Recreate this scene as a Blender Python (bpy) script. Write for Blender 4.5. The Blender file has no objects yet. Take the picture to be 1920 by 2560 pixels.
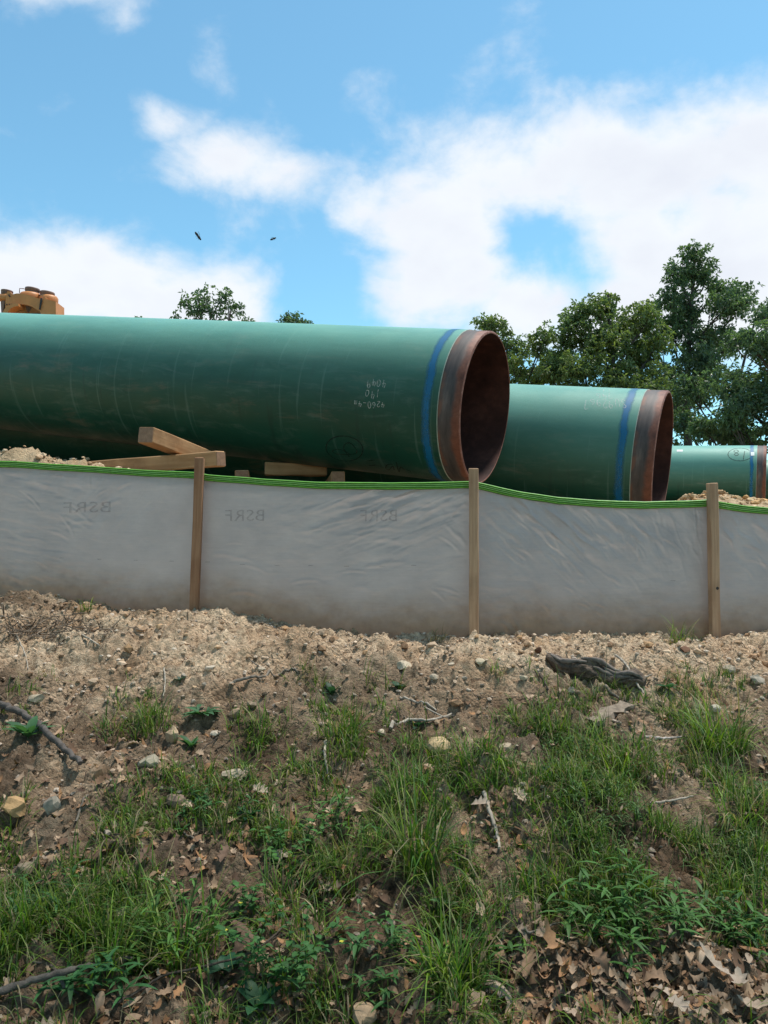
import bpy, bmesh, math, random
import numpy as np
from mathutils import Vector, Matrix
random.seed(7); RNG = np.random.default_rng(11)
sc = bpy.context.scene
COL = sc.collection
R = math.radians

# ------------------------------------------------------------------ camera
F = 2100.0                       # focal length in pixels of the 1920x2560 photo
PITCH = R(3.0); EYE = 1.55
cam_d = bpy.data.cameras.new('camera'); cam = bpy.data.objects.new('camera', cam_d); COL.objects.link(cam)
cam_d.sensor_fit = 'VERTICAL'; cam_d.sensor_height = 36.0; cam_d.lens = 36.0 * F / 2560
cam_d.clip_start = 0.05; cam_d.clip_end = 3000
cam.location = (0, 0, EYE); cam.rotation_euler = (R(90) + PITCH, 0, 0)
sc.camera = cam
def ray(px, py):
    cx = (px - 960) / F; cy = (1280 - py) / F
    return np.array([cx, math.cos(PITCH) - cy * math.sin(PITCH), math.sin(PITCH) + cy * math.cos(PITCH)])
def at(px, py, Y):
    d = ray(px, py); t = Y / d[1]
    return np.array([d[0] * t, Y, EYE + d[2] * t])

# ------------------------------------------------------------------ sky, sun, exposure
SUN_AZ, SUN_EL = R(62), R(70)    # azimuth clockwise from +Y (ahead of the camera, to the right)
world = bpy.data.worlds.new('World'); sc.world = world; world.use_nodes = True
def build_world():
    nt = world.node_tree; N = nt.nodes; L = nt.links; N.clear()
    out = N.new('ShaderNodeOutputWorld')
    sky = N.new('ShaderNodeTexSky'); sky.sky_type = 'NISHITA'; sky.sun_disc = False
    sky.sun_elevation = SUN_EL; sky.sun_rotation = SUN_AZ; sky.altitude = 600
    sky.air_density = 1.0; sky.dust_density = 0.6; sky.ozone_density = 1.6
    bg = N.new('ShaderNodeBackground'); bg.inputs['Strength'].default_value = 0.14
    hs = N.new('ShaderNodeMix'); hs.data_type = 'RGBA'; hs.blend_type = 'MULTIPLY'; hs.inputs[0].default_value = 1.0
    L.new(sky.outputs[0], hs.inputs[6]); hs.inputs[7].default_value = (0.76, 1.10, 1.0, 1)
    L.new(hs.outputs[2], bg.inputs['Color'])
    tc = N.new('ShaderNodeTexCoord'); D = tc.outputs['Generated']
    def math_(op, a, b=None, c=None, clamp=False):
        m = N.new('ShaderNodeMath'); m.operation = op; m.use_clamp = clamp
        for i, v in enumerate((a, b, c)):
            if v is None: continue
            if isinstance(v, (int, float)): m.inputs[i].default_value = v
            else: L.new(v, m.inputs[i])
        return m.outputs[0]
    sep = N.new('ShaderNodeSeparateXYZ'); L.new(D, sep.inputs[0])
    az = math_('ARCTAN2', sep.outputs[0], sep.outputs[1]); el = math_('ARCSINE', sep.outputs[2])
    def noise(scale, detail, rough=0.55, off=(0, 0, 0), squash=1.7, dist=0.0):
        mp = N.new('ShaderNodeMapping'); L.new(D, mp.inputs[0]); mp.inputs['Location'].default_value = off
        mp.inputs['Scale'].default_value = (1, 1, squash)
        n = N.new('ShaderNodeTexNoise'); n.inputs['Scale'].default_value = scale; n.inputs['Detail'].default_value = detail
        n.inputs['Roughness'].default_value = rough; n.inputs['Distortion'].default_value = dist
        L.new(mp.outputs[0], n.inputs['Vector']); return n.outputs['Fac']
    n1 = noise(7.0, 9, 0.56, (3.1, 1.2, 0.4), 1.5, 0.35)
    n2 = noise(22.0, 6, 0.6, (1.1, 4.2, 2.4), 1.4, 0.2)
    n3 = noise(2.3, 3, 0.5, (8.1, 2.2, 5.4), 2.0)
    # cumulus banks: directions (as seen from the site) and angular sizes
    blobs = [(1300,470,300,140,.9),(1690,450,280,140,1.0),(1930,390,150,120,1.0),(1090,560,210,110,.95),(1560,640,260,150,1.),
             (1080,740,260,110,1.),(1500,760,420,110,.9),(1850,640,260,220,1.),(720,440,190,90,.72),(430,305,120,50,.72),
             (560,390,150,65,.70),(900,510,120,80,.6),(250,700,320,110,.95),(510,760,190,80,.9),(40,740,260,100,.95),
             (860,215,80,60,.34),(1590,235,120,40,.36),(180,-30,280,60,.62),(2300,560,300,220,1.),(-300,700,300,160,.9)]
    acc = None
    for (px, py, rx, ry, w) in blobs:
        d = ray(px, py); a0 = math.atan2(d[0], d[1]); e0 = math.asin(d[2] / np.linalg.norm(d))
        da = math_('MULTIPLY', math_('SUBTRACT', az, a0), F / rx); de = math_('MULTIPLY', math_('SUBTRACT', el, e0), F / ry)
        q = math_('ADD', math_('MULTIPLY', da, da), math_('MULTIPLY', de, de))
        g = math_('MULTIPLY', math_('EXPONENT', math_('MULTIPLY', q, -0.75)), w)
        acc = g if acc is None else math_('MAXIMUM', acc, math_('ADD', g, math_('MULTIPLY', acc, 0.25)))
    for (px, py, rx, ry, w) in [(520,115,120,110,.6),(1365,605,105,75,.62),(835,745,110,120,.5),(1480,690,90,60,.35)]:
        d = ray(px, py); a0 = math.atan2(d[0], d[1]); e0 = math.asin(d[2] / np.linalg.norm(d))
        da = math_('MULTIPLY', math_('SUBTRACT', az, a0), F / rx); de = math_('MULTIPLY', math_('SUBTRACT', el, e0), F / ry)
        q = math_('ADD', math_('MULTIPLY', da, da), math_('MULTIPLY', de, de))
        acc = math_('SUBTRACT', acc, math_('MULTIPLY', math_('EXPONENT', math_('MULTIPLY', q, -0.9)), w))
    # the rest of the sky carries scattered cumulus of the same kind
    away = math_('SUBTRACT', 1.0, math_('MULTIPLY_ADD', sep.outputs[1], 3.0, -1.1, clamp=True), clamp=True)
    rest = math_('MULTIPLY', away, math_('MULTIPLY_ADD', n3, 3.2, -1.45, clamp=True))
    acc = math_('MAXIMUM', acc, rest)
    dens = math_('ADD', acc, math_('ADD', math_('MULTIPLY_ADD', n1, 1.55, -0.775), math_('MULTIPLY_ADD', n2, 0.6, -0.30)))
    mr = N.new('ShaderNodeMapRange'); mr.interpolation_type = 'SMOOTHSTEP'
    mr.inputs['From Min'].default_value = 0.17; mr.inputs['From Max'].default_value = 0.90; L.new(dens, mr.inputs['Value'])
    thick = N.new('ShaderNodeMapRange'); thick.inputs['From Min'].default_value = 0.7; thick.inputs['From Max'].default_value = 1.7
    n4 = noise(9.0, 6, 0.5, (5.5, 0.3, 1.4), 1.8, 0.2)
    L.new(math_('ADD', dens, math_('MULTIPLY_ADD', n4, 2.2, -1.1)), thick.inputs['Value'])
    cr = N.new('ShaderNodeMix'); cr.data_type = 'RGBA'; L.new(thick.outputs[0], cr.inputs[0])
    cr.inputs[6].default_value = (0.90, 0.945, 1.0, 1); cr.inputs[7].default_value = (0.80, 0.84, 0.93, 1)
    cb = N.new('ShaderNodeBackground'); L.new(cr.outputs[2], cb.inputs['Color']); cb.inputs['Strength'].default_value = 0.70
    mx = N.new('ShaderNodeMixShader'); L.new(mr.outputs[0], mx.inputs[0]); L.new(bg.outputs[0], mx.inputs[1]); L.new(cb.outputs[0], mx.inputs[2])
    L.new(mx.outputs[0], out.inputs['Surface'])
build_world()
sun_d = bpy.data.lights.new('sun', 'SUN'); sun = bpy.data.objects.new('sun', sun_d); COL.objects.link(sun)
sun_d.energy = 3.2; sun_d.angle = R(8); sun_d.color = (1.0, 0.95, 0.87)
sdir = Vector((math.sin(SUN_AZ) * math.cos(SUN_EL), math.cos(SUN_AZ) * math.cos(SUN_EL), math.sin(SUN_EL)))
sun.rotation_euler = sdir.to_track_quat('Z', 'Y').to_euler(); sun.location = (4, 6, 14)
vs = sc.view_settings; vs.view_transform = 'Standard'; vs.look = 'None'; vs.exposure = 0.55; vs.gamma = 1.0; vs.use_curve_mapping = False

# ------------------------------------------------------------------ helpers
def tag(o, label=None, cat=None, group=None, kind=None):
    if label: o['label'] = label
    if cat: o['category'] = cat
    if group: o['group'] = group
    if kind: o['kind'] = kind
    return o
def link(name, me, mat=None, parent=None):
    o = bpy.data.objects.new(name, me); COL.objects.link(o)
    if mat is not None and me is not None:
        if len(me.materials) == 0: me.materials.append(mat)
    if parent is not None: o.parent = parent
    return o
def empty(name, loc=(0, 0, 0), rz=0.0):
    o = bpy.data.objects.new(name, None); COL.objects.link(o); o.location = loc; o.rotation_euler = (0, 0, rz)
    o.empty_display_size = 0.1
    return o
def hashf(ix, iy, iz=0):
    h = (ix.astype(np.int64) * 374761393 + iy.astype(np.int64) * 668265263 + np.int64(iz) * 2147483647 // 7) & 0x7fffffff
    h = ((h ^ (h >> 13)) * 1274126177) & 0x7fffffff
    h = h ^ (h >> 16)
    return (h & 0xffff) / 65535.0
def vnoise(x, y, seed=0):
    x = np.asarray(x, float); y = np.asarray(y, float)
    ix = np.floor(x); iy = np.floor(y); fx = x - ix; fy = y - iy
    fx = fx * fx * fx * (fx * (fx * 6 - 15) + 10); fy = fy * fy * fy * (fy * (fy * 6 - 15) + 10)
    a = hashf(ix, iy, seed); b = hashf(ix + 1, iy, seed); c = hashf(ix, iy + 1, seed); d = hashf(ix + 1, iy + 1, seed)
    return (a * (1 - fx) + b * fx) * (1 - fy) + (c * (1 - fx) + d * fx) * fy * 1.0
def fbm(x, y, seed=0, octv=4, gain=0.5):
    s = 0; a = 1.0; t = 0
    for k in range(octv):
        s = s + a * (vnoise(x * 2 ** k + 17.3 * k, y * 2 ** k - 9.1 * k, seed + k) - 0.5); t += a; a *= gain
    return s / t * 2
def worley(x, y, seed=0):
    x = np.asarray(x, float); y = np.asarray(y, float); ix = np.floor(x); iy = np.floor(y)
    f1 = np.full(x.shape, 9.0); f2 = np.full(x.shape, 9.0); idn = np.zeros(x.shape)
    for dx in (-1, 0, 1):
        for dy in (-1, 0, 1):
            cx, cy = ix + dx, iy + dy; d = np.hypot(cx + hashf(cx, cy, seed) - x, cy + hashf(cx, cy, seed + 5) - y)
            m_ = d < f1; idn = np.where(m_, hashf(cx, cy, seed + 9), idn); f2 = np.where(m_, f1, np.minimum(f2, d)); f1 = np.where(m_, d, f1)
    return f1, f2, idn
def sstep(a, b, x):
    t = np.clip((np.asarray(x, float) - a) / (b - a), 0, 1); return t * t * (3 - 2 * t)

class MB:
    """collects vertices and faces; build() makes ONE mesh object"""
    def __init__(s): s.v = []; s.f = []; s.c = []; s.n = 0; s.smooth = []
    def add(s, verts, faces, col=None, smooth=True):
        verts = np.asarray(verts, float).reshape(-1, 3); faces = np.asarray(faces, np.int64)
        if faces.ndim == 2 and len(faces): s.f.append(faces + s.n); s.smooth.append(smooth)
        s.v.append(verts)
        c = np.ones((len(verts), 4))
        if col is not None: c[:, :3] = np.asarray(col, float)
        s.c.append(c); s.n += len(verts)
    def mesh(s, name):
        V = np.concatenate(s.v); C = np.concatenate(s.c)
        tot = np.concatenate([np.full(len(f), f.shape[1]) for f in s.f]); idx = np.concatenate([f.ravel() for f in s.f])
        sm = np.concatenate([np.full(len(f), bool(k)) for f, k in zip(s.f, s.smooth)])
        me = bpy.data.meshes.new(name)
        me.vertices.add(len(V)); me.vertices.foreach_set('co', V.ravel())
        me.loops.add(len(idx)); me.loops.foreach_set('vertex_index', idx.astype(np.int32))
        me.polygons.add(len(tot)); st = np.concatenate([[0], np.cumsum(tot)[:-1]])
        me.polygons.foreach_set('loop_start', st.astype(np.int32))
        me.polygons.foreach_set('use_smooth', sm)
        at_ = me.attributes.new('tint', 'FLOAT_COLOR', 'POINT'); at_.data.foreach_set('color', C.ravel())
        me.update(calc_edges=True); me.validate()
        return me
    def build(s, name, mat, parent=None): return link(name, s.mesh(name), mat, parent)
def grid_faces(nr, ncol, wrap=False):
    i = np.arange(nr - 1)[:, None]; j = np.arange(ncol if wrap else ncol - 1)[None, :]
    jn = (j + 1) % ncol
    return np.stack([i * ncol + j + 0 * i, i * ncol + jn, (i + 1) * ncol + jn, (i + 1) * ncol + j], -1).reshape(-1, 4)
def tube(mb, pts, rad, sides=7, col=None, cap=True, rough=0.0, seed=1):
    pts = np.asarray(pts, float); n = len(pts); rad = np.broadcast_to(np.asarray(rad, float), (n,))
    T = np.gradient(pts, axis=0); T /= np.linalg.norm(T, axis=1)[:, None] + 1e-9
    up = np.array([0, 0, 1.0]) if abs(T[0, 2]) < 0.9 else np.array([1.0, 0, 0])
    A = np.cross(T, up); A /= np.linalg.norm(A, axis=1)[:, None] + 1e-9; B = np.cross(T, A)
    th = np.linspace(0, 2 * math.pi, sides, endpoint=False)
    rr = rad[:, None] * np.ones((1, sides))
    if rough: rr = rr * (1 + rough * (np.random.default_rng(seed).random((n, sides)) - 0.5) * 2)
    V = pts[:, None, :] + rr[..., None] * (np.cos(th)[None, :, None] * A[:, None, :] + np.sin(th)[None, :, None] * B[:, None, :])
    V = V.reshape(-1, 3); fs = grid_faces(n, sides, True)
    mb.add(V, fs, col)
    if cap:
        for k, flip in ((0, False), (n - 1, True)):
            ring = V[k * sides:(k + 1) * sides]; c = ring.mean(0)
            ff = np.array([[0, 1 + (i + 1) % sides, 1 + i] if not flip else [0, 1 + i, 1 + (i + 1) % sides] for i in range(sides)])
            mb.add(np.vstack([c[None], ring]), ff, col, smooth=False)
def box_pts(hx, hy, hz):
    return np.array([[-hx,-hy,-hz],[hx,-hy,-hz],[hx,hy,-hz],[-hx,hy,-hz],[-hx,-hy,hz],[hx,-hy,hz],[hx,hy,hz],[-hx,hy,hz]], float)
BOXF = np.array([[0,3,2,1],[4,5,6,7],[0,1,5,4],[1,2,6,5],[2,3,7,6],[3,0,4,7]])
def bevel_box(name, sx, sy, sz, bev, mat, parent=None, seed=0, warp=0.0, cuts=0):
    """box with bevelled edges, centred at its own origin"""
    bm = bmesh.new(); bmesh.ops.create_cube(bm, size=1.0)
    bmesh.ops.scale(bm, vec=(sx, sy, sz), verts=bm.verts)
    if cuts:
        ax = max(range(3), key=lambda i: (sx, sy, sz)[i])
        es = [e for e in bm.edges if abs((e.verts[0].co - e.verts[1].co)[ax]) > 0.5 * (sx, sy, sz)[ax]]
        bmesh.ops.subdivide_edges(bm, edges=es, cuts=cuts)
    if warp:
        rg = random.Random(seed)
        for v in bm.verts: v.co += Vector((rg.uniform(-1, 1), rg.uniform(-1, 1), rg.uniform(-1, 1))) * warp
    if bev: bmesh.ops.bevel(bm, geom=[e for e in bm.edges if e.calc_face_angle(0) > 0.6], offset=bev, segments=1, affect='EDGES')
    me = bpy.data.meshes.new(name); bm.to_mesh(me); bm.free()
    return link(name, me, mat, parent)
def prism(mb, poly, thick, M, col=None):
    """extrude a 2D polygon (x,z) by thick along local y; M 4x4 places it"""
    n = len(poly); P = np.array([[x, -thick / 2, z] for x, z in poly] + [[x, thick / 2, z] for x, z in poly])
    P = np.array([(M @ Vector(p))[:] for p in P])
    mb.add(P, np.array([[i, (i + 1) % n, n + (i + 1) % n, n + i] for i in range(n)]), col, False)
    bm = bmesh.new(); vs_ = [bm.verts.new((x, 0, z)) for x, z in poly]; f = bm.faces.new(vs_)
    r = bmesh.ops.triangulate(bm, faces=[f]); bm.verts.index_update()
    tr = np.array([[v.index for v in t.verts] for t in bm.faces]); bm.free()
    mb.add(P, tr, col, False); mb.add(P, tr[:, ::-1] + n, col, False)
def lathe(mb, prof, M, sides=28, col=None):
    """prof list of (r, z) spun about local z"""
    th = np.linspace(0, 2 * math.pi, sides, endpoint=False)
    V = np.array([[r * math.cos(t), r * math.sin(t), z] for r, z in prof for t in th])
    V = np.array([(M @ Vector(p))[:] for p in V]); mb.add(V, grid_faces(len(prof), sides, True), col, True)

# ------------------------------------------------------------------ materials
def new_mat(name):
    m = bpy.data.materials.new(name); m.use_nodes = True; nt = m.node_tree; b = nt.nodes['Principled BSDF']
    return m, nt, b
class NT:
    def __init__(s, nt): s.nt = nt; s.N = nt.nodes; s.L = nt.links
    def coord(s, kind='Object', scale=(1, 1, 1)):
        tc = s.N.new('ShaderNodeTexCoord'); mp = s.N.new('ShaderNodeMapping'); mp.inputs['Scale'].default_value = scale
        s.L.new(tc.outputs[kind], mp.inputs[0]); return mp.outputs[0]
    def noise(s, vec, scale, detail=4, rough=0.55, dist=0.0):
        n = s.N.new('ShaderNodeTexNoise'); n.inputs['Scale'].default_value = scale; n.inputs['Detail'].default_value = detail
        n.inputs['Roughness'].default_value = rough; n.inputs['Distortion'].default_value = dist
        s.L.new(vec, n.inputs['Vector']); return n.outputs['Fac']
    def ramp(s, fac, stops):
        r = s.N.new('ShaderNodeValToRGB'); e = r.color_ramp.elements
        while len(e) < len(stops): e.new(0.5)
        for el, (p, c) in zip(e, stops): el.position = p; el.color = (*c, 1) if len(c) == 3 else c
        s.L.new(fac, r.inputs[0]); return r.outputs[0]
    def mix(s, fac, a, b, mode='MIX'):
        m = s.N.new('ShaderNodeMix'); m.data_type = 'RGBA'; m.blend_type = mode
        for i, v in ((0, fac), (6, a), (7, b)):
            if isinstance(v, (int, float)): m.inputs[i].default_value = v
            elif isinstance(v, tuple): m.inputs[i].default_value = (*v, 1)
            else: s.L.new(v, m.inputs[i])
        return m.outputs[2]
    def m(s, op, a, b=0.0, c=0.0, clamp=False):
        n = s.N.new('ShaderNodeMath'); n.operation = op; n.use_clamp = clamp
        for i, v in enumerate((a, b, c)):
            if isinstance(v, (int, float)): n.inputs[i].default_value = v
            else: s.L.new(v, n.inputs[i])
        return n.outputs[0]
    def rng(s, v, a, b, c=0.0, d=1.0, smooth=True):
        n = s.N.new('ShaderNodeMapRange'); n.interpolation_type = 'SMOOTHSTEP' if smooth else 'LINEAR'
        s.L.new(v, n.inputs['Value'])
        for k, x in zip(('From Min', 'From Max', 'To Min', 'To Max'), (a, b, c, d)): n.inputs[k].default_value = x
        return n.outputs[0]
    def bump(s, h, dist, strength=1.0):
        b = s.N.new('ShaderNodeBump'); b.inputs['Distance'].default_value = dist; b.inputs['Strength'].default_value = strength
        s.L.new(h, b.inputs['Height']); return b.outputs[0]
    def attr(s, name):
        a = s.N.new('ShaderNodeAttribute'); a.attribute_name = name; return a.outputs['Color']
    def xyz(s, v):
        x = s.N.new('ShaderNodeSeparateXYZ'); s.L.new(v, x.inputs[0]); return x.outputs
def mat_soil():
    m, nt, b = new_mat('soil'); k = NT(nt); v = k.coord('Object')
    base = k.ramp(k.noise(v, 2.2, 6, 0.6), [(0.28, (0.38, 0.25, 0.155)), (0.42, (0.62, 0.455, 0.31)), (0.58, (0.75, 0.595, 0.43)), (0.75, (0.62, 0.43, 0.265))])
    fine = k.ramp(k.noise(v, 38, 7, 0.7), [(0.30, (0.30, 0.25, 0.22)), (0.46, (0.80, 0.77, 0.74)), (0.64, (1.15, 1.12, 1.08))])
    c = k.mix(1.0, base, fine, 'MULTIPLY')
    vo = nt.nodes.new('ShaderNodeTexVoronoi'); vo.inputs['Scale'].default_value = 70; vo.inputs['Randomness'].default_value = 1.0
    vd = k.mix(0.06, v, k.N.new('ShaderNodeTexNoise').outputs['Color'], 'ADD'); vd.node.inputs[7].links[0].from_node.inputs['Scale'].default_value = 9; nt.links.new(v, vd.node.inputs[7].links[0].from_node.inputs['Vector']); nt.links.new(vd, vo.inputs['Vector'])
    crumb = k.ramp(k.xyz(vo.outputs['Color'])[0], [(0.0, (0.62, 0.58, 0.54)), (0.5, (1.0, 0.98, 0.96)), (1.0, (1.22, 1.2, 1.17))]); c = k.mix(k.rng(k.noise(v, 5, 4), 0.35, 0.65, 0.25, 0.85), c, crumb, 'MULTIPLY')
    ora = k.rng(k.noise(v, 1.7, 4), 0.53, 0.66); c = k.mix(k.m('MULTIPLY', ora, 0.6), c, (0.46, 0.27, 0.14))
    humus = k.xyz(k.attr('tint'))      # ground kind: r = dark forest humus, g = fresh yellow subsoil
    c = k.mix(k.m('MULTIPLY', humus[0], 0.92), c, k.ramp(k.noise(v, 26, 6, 0.65), [(0.3, (0.028, 0.018, 0.012)), (0.52, (0.095, 0.062, 0.040)), (0.75, (0.24, 0.165, 0.11))]))
    c = k.mix(k.m('MULTIPLY', humus[1], 0.8), c, k.ramp(k.noise(v, 9, 6, 0.65), [(0.3, (0.34, 0.22, 0.12)), (0.6, (0.60, 0.44, 0.27))]))
    nt.links.new(c, b.inputs['Base Color']); b.inputs['Roughness'].default_value = 0.95; b.inputs['Specular IOR Level'].default_value = 0.15
    h = k.m('ADD', k.m('MULTIPLY', k.noise(v, 60, 6, 0.7), 1.0), k.m('MULTIPLY', k.noise(v, 190, 4, 0.7), 0.35))
    h = k.m('SUBTRACT', h, k.m('MULTIPLY', vo.outputs['Distance'], k.rng(k.noise(v, 4, 4), 0.38, 0.62, 0.1, 0.75)))
    nt.links.new(k.bump(h, 0.022, 1.0), b.inputs['Normal'])
    return m
def mat_tint(name, rough=0.8, var=0.25, scale=30, spec=0.2, transl=0.0, bump=0.0):
    """colour comes from the thing's own per-piece tint, with fine grain over it"""
    m, nt, b = new_mat(name); k = NT(nt); v = k.coord('Object')
    g = k.ramp(k.noise(v, scale, 5, 0.65), [(0.3, (1 - var,) * 3), (0.7, (1 + var,) * 3)])
    c = k.mix(1.0, k.attr('tint'), g, 'MULTIPLY')
    nt.links.new(c, b.inputs['Base Color']); b.inputs['Roughness'].default_value = rough; b.inputs['Specular IOR Level'].default_value = spec
    if bump: nt.links.new(k.bump(k.noise(v, scale * 2, 5, 0.65), bump, 0.8), b.inputs['Normal'])
    if transl:
        t = k.N.new('ShaderNodeBsdfTranslucent'); nt.links.new(k.mix(1.0, c, (1.15, 1.25, 0.6), 'MULTIPLY'), t.inputs[0])
        mx = k.N.new('ShaderNodeMixShader'); mx.inputs[0].default_value = transl
        nt.links.new(b.outputs[0], mx.inputs[1]); nt.links.new(t.outputs[0], mx.inputs[2])
        nt.links.new(mx.outputs[0], k.N['Material Output'].inputs['Surface'])
    return m
def mat_wood(name, a, c2, scale=1.0):
    m, nt, b = new_mat(name); k = NT(nt)
    v = k.coord('Object', (38 * scale, 38 * scale, 2.2)); o = k.coord('Object')
    g = k.noise(v, 1.0, 6, 0.65, 0.6); blot = k.noise(o, 5, 4)
    c = k.ramp(g, [(0.28, a), (0.5, tuple((x + y) / 2 for x, y in zip(a, c2))), (0.72, c2)])
    c = k.mix(k.rng(blot, 0.45, 0.8, 0, 0.6), c, tuple(x * 0.55 for x in a))
    nt.links.new(c, b.inputs['Base Color']); b.inputs['Roughness'].default_value = 0.8; b.inputs['Specular IOR Level'].default_value = 0.2
    nt.links.new(k.bump(g, 0.003, 0.7), b.inputs['Normal']); return m
def mat_coating(lo=0.0, amt=0.95):
    m, nt, b = new_mat('epoxy_coating'); k = NT(nt); v = k.coord('Object'); st = k.coord('Object', (1.2, 9, 9))
    c = k.ramp(k.noise(v, 1.6, 5), [(0.3, (0.006, 0.052, 0.031)), (0.7, (0.009, 0.074, 0.047))])
    # pale rub marks, chalky scuffs and mud smears lying on the coating
    scuff = k.rng(k.noise(k.coord('Object', (2.2, 5, 9)), 1.5, 7, 0.7, 0.5), 0.50, 0.72, 0, 0.45); c = k.mix(scuff, c, (0.10, 0.15, 0.12))
    mud = k.rng(k.noise(k.coord('Object', (1.7, 4, 6)), 1.1, 6, 0.66, 0.3), 0.54, 0.72, 0, 0.5); c = k.mix(mud, c, (0.15, 0.115, 0.08))
    scr = k.rng(k.noise(k.coord('Object', (26, 1.3, 1.3)), 1.0, 3, 0.5), 0.61, 0.70, 0, 0.26); c = k.mix(scr, c, (0.13, 0.21, 0.18))
    drk = k.rng(k.noise(k.coord('Object', (11, 1.7, 1.7)), 1.0, 3, 0.5), 0.60, 0.72, 0, 0.5); c = k.mix(drk, c, (0.008, 0.035, 0.026))
    # pale upper side: chalked tone plus sun and sky light painted into the colour
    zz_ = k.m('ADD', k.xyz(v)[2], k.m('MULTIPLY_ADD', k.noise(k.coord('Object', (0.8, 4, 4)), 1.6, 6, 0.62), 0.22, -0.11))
    toplit = k.m('POWER', k.rng(zz_, lo, 0.53, 0, 1, False), 1.25); c = k.mix(k.m('MULTIPLY', toplit, amt), c, (0.185, 0.43, 0.345))
    nt.links.new(c, b.inputs['Base Color'])
    r = k.rng(k.noise(v, 5, 5), 0.3, 0.7, 0.38, 0.52); nt.links.new(r, b.inputs['Roughness']); b.inputs['Specular IOR Level'].default_value = 0.36
    nt.links.new(k.bump(k.noise(v, 260, 3, 0.6), 0.0012, 0.5), b.inputs['Normal']); return m
def mat_steel_end():
    m, nt, b = new_mat('bare_steel_end'); k = NT(nt); v = k.coord('Object'); x = k.xyz(v)[0]
    warp = k.m('MULTIPLY_ADD', k.noise(k.coord('Object', (3, 4, 4)), 1.2, 5), 0.10, -0.05)
    xx = k.m('ADD', x, warp)
    grey = k.ramp(k.noise(k.coord('Object', (14, 2.2, 2.2)), 1.3, 6, 0.7), [(0.3, (0.028, 0.024, 0.026)), (0.55, (0.085, 0.066, 0.062)), (0.78, (0.19, 0.15, 0.135))])
    rust = k.ramp(k.noise(v, 16, 7, 0.7), [(0.3, (0.085, 0.026, 0.017)), (0.55, (0.175, 0.058, 0.034)), (0.78, (0.27, 0.125, 0.085))])
    c = k.mix(k.rng(xx, 0.030, 0.068), rust, grey)
    band = k.m('MULTIPLY', k.rng(xx, 0.115, 0.14), k.rng(k.noise(v, 6, 4), 0.4, 0.6)); c = k.mix(band, c, (0.16, 0.075, 0.05))
    nt.links.new(c, b.inputs['Base Color']); b.inputs['Roughness'].default_value = 0.62; b.inputs['Metallic'].default_value = 0.15
    nt.links.new(k.bump(k.noise(v, 120, 5, 0.7), 0.001, 0.6), b.inputs['Normal']); return m
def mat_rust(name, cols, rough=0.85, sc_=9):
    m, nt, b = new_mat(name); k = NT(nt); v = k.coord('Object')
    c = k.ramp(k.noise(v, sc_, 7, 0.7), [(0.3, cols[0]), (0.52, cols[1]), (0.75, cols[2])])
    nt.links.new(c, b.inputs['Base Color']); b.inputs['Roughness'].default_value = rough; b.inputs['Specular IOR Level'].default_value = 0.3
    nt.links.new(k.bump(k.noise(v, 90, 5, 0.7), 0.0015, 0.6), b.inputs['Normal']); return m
def mat_blue():
    """sprayed blue paint: thins out towards both edges of the band"""
    m, nt, b = new_mat('blue_spray_paint'); k = NT(nt); v = k.coord('Object'); x = k.xyz(v)[0]
    nz = k.m('MULTIPLY_ADD', k.noise(v, 5.5, 6, 0.65), 0.07, -0.035); xx = k.m('ADD', x, nz)
    a = k.m('MULTIPLY', k.rng(xx, 0.202, 0.230), k.rng(xx, 0.250, 0.284, 1, 0))
    a = k.m('MULTIPLY', a, k.rng(k.noise(v, 3.0, 5), 0.2, 0.6, 0.3, 0.8))
    b.inputs['Base Color'].default_value = (0.002, 0.15, 0.34, 1); b.inputs['Roughness'].default_value = 0.5
    nt.links.new(a, b.inputs['Alpha']); return m
def mat_plain(name, col, rough=0.7, var=0.2, scale=12, alpha=1.0, metallic=0.0, bump=0.0):
    m, nt, b = new_mat(name); k = NT(nt); v = k.coord('Object')
    c = k.ramp(k.noise(v, scale, 6, 0.65), [(0.3, tuple(x * (1 - var) for x in col)), (0.7, tuple(min(1, x * (1 + var)) for x in col))])
    nt.links.new(c, b.inputs['Base Color']); b.inputs['Roughness'].default_value = rough; b.inputs['Metallic'].default_value = metallic
    if bump: nt.links.new(k.bump(k.noise(v, scale * 6, 5, 0.65), bump, 0.8), b.inputs['Normal'])
    if alpha < 1:
        a = k.rng(k.noise(v, 45, 4, 0.7), 0.35, 0.62, alpha * 0.45, alpha); nt.links.new(a, b.inputs['Alpha'])
    return m
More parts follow.
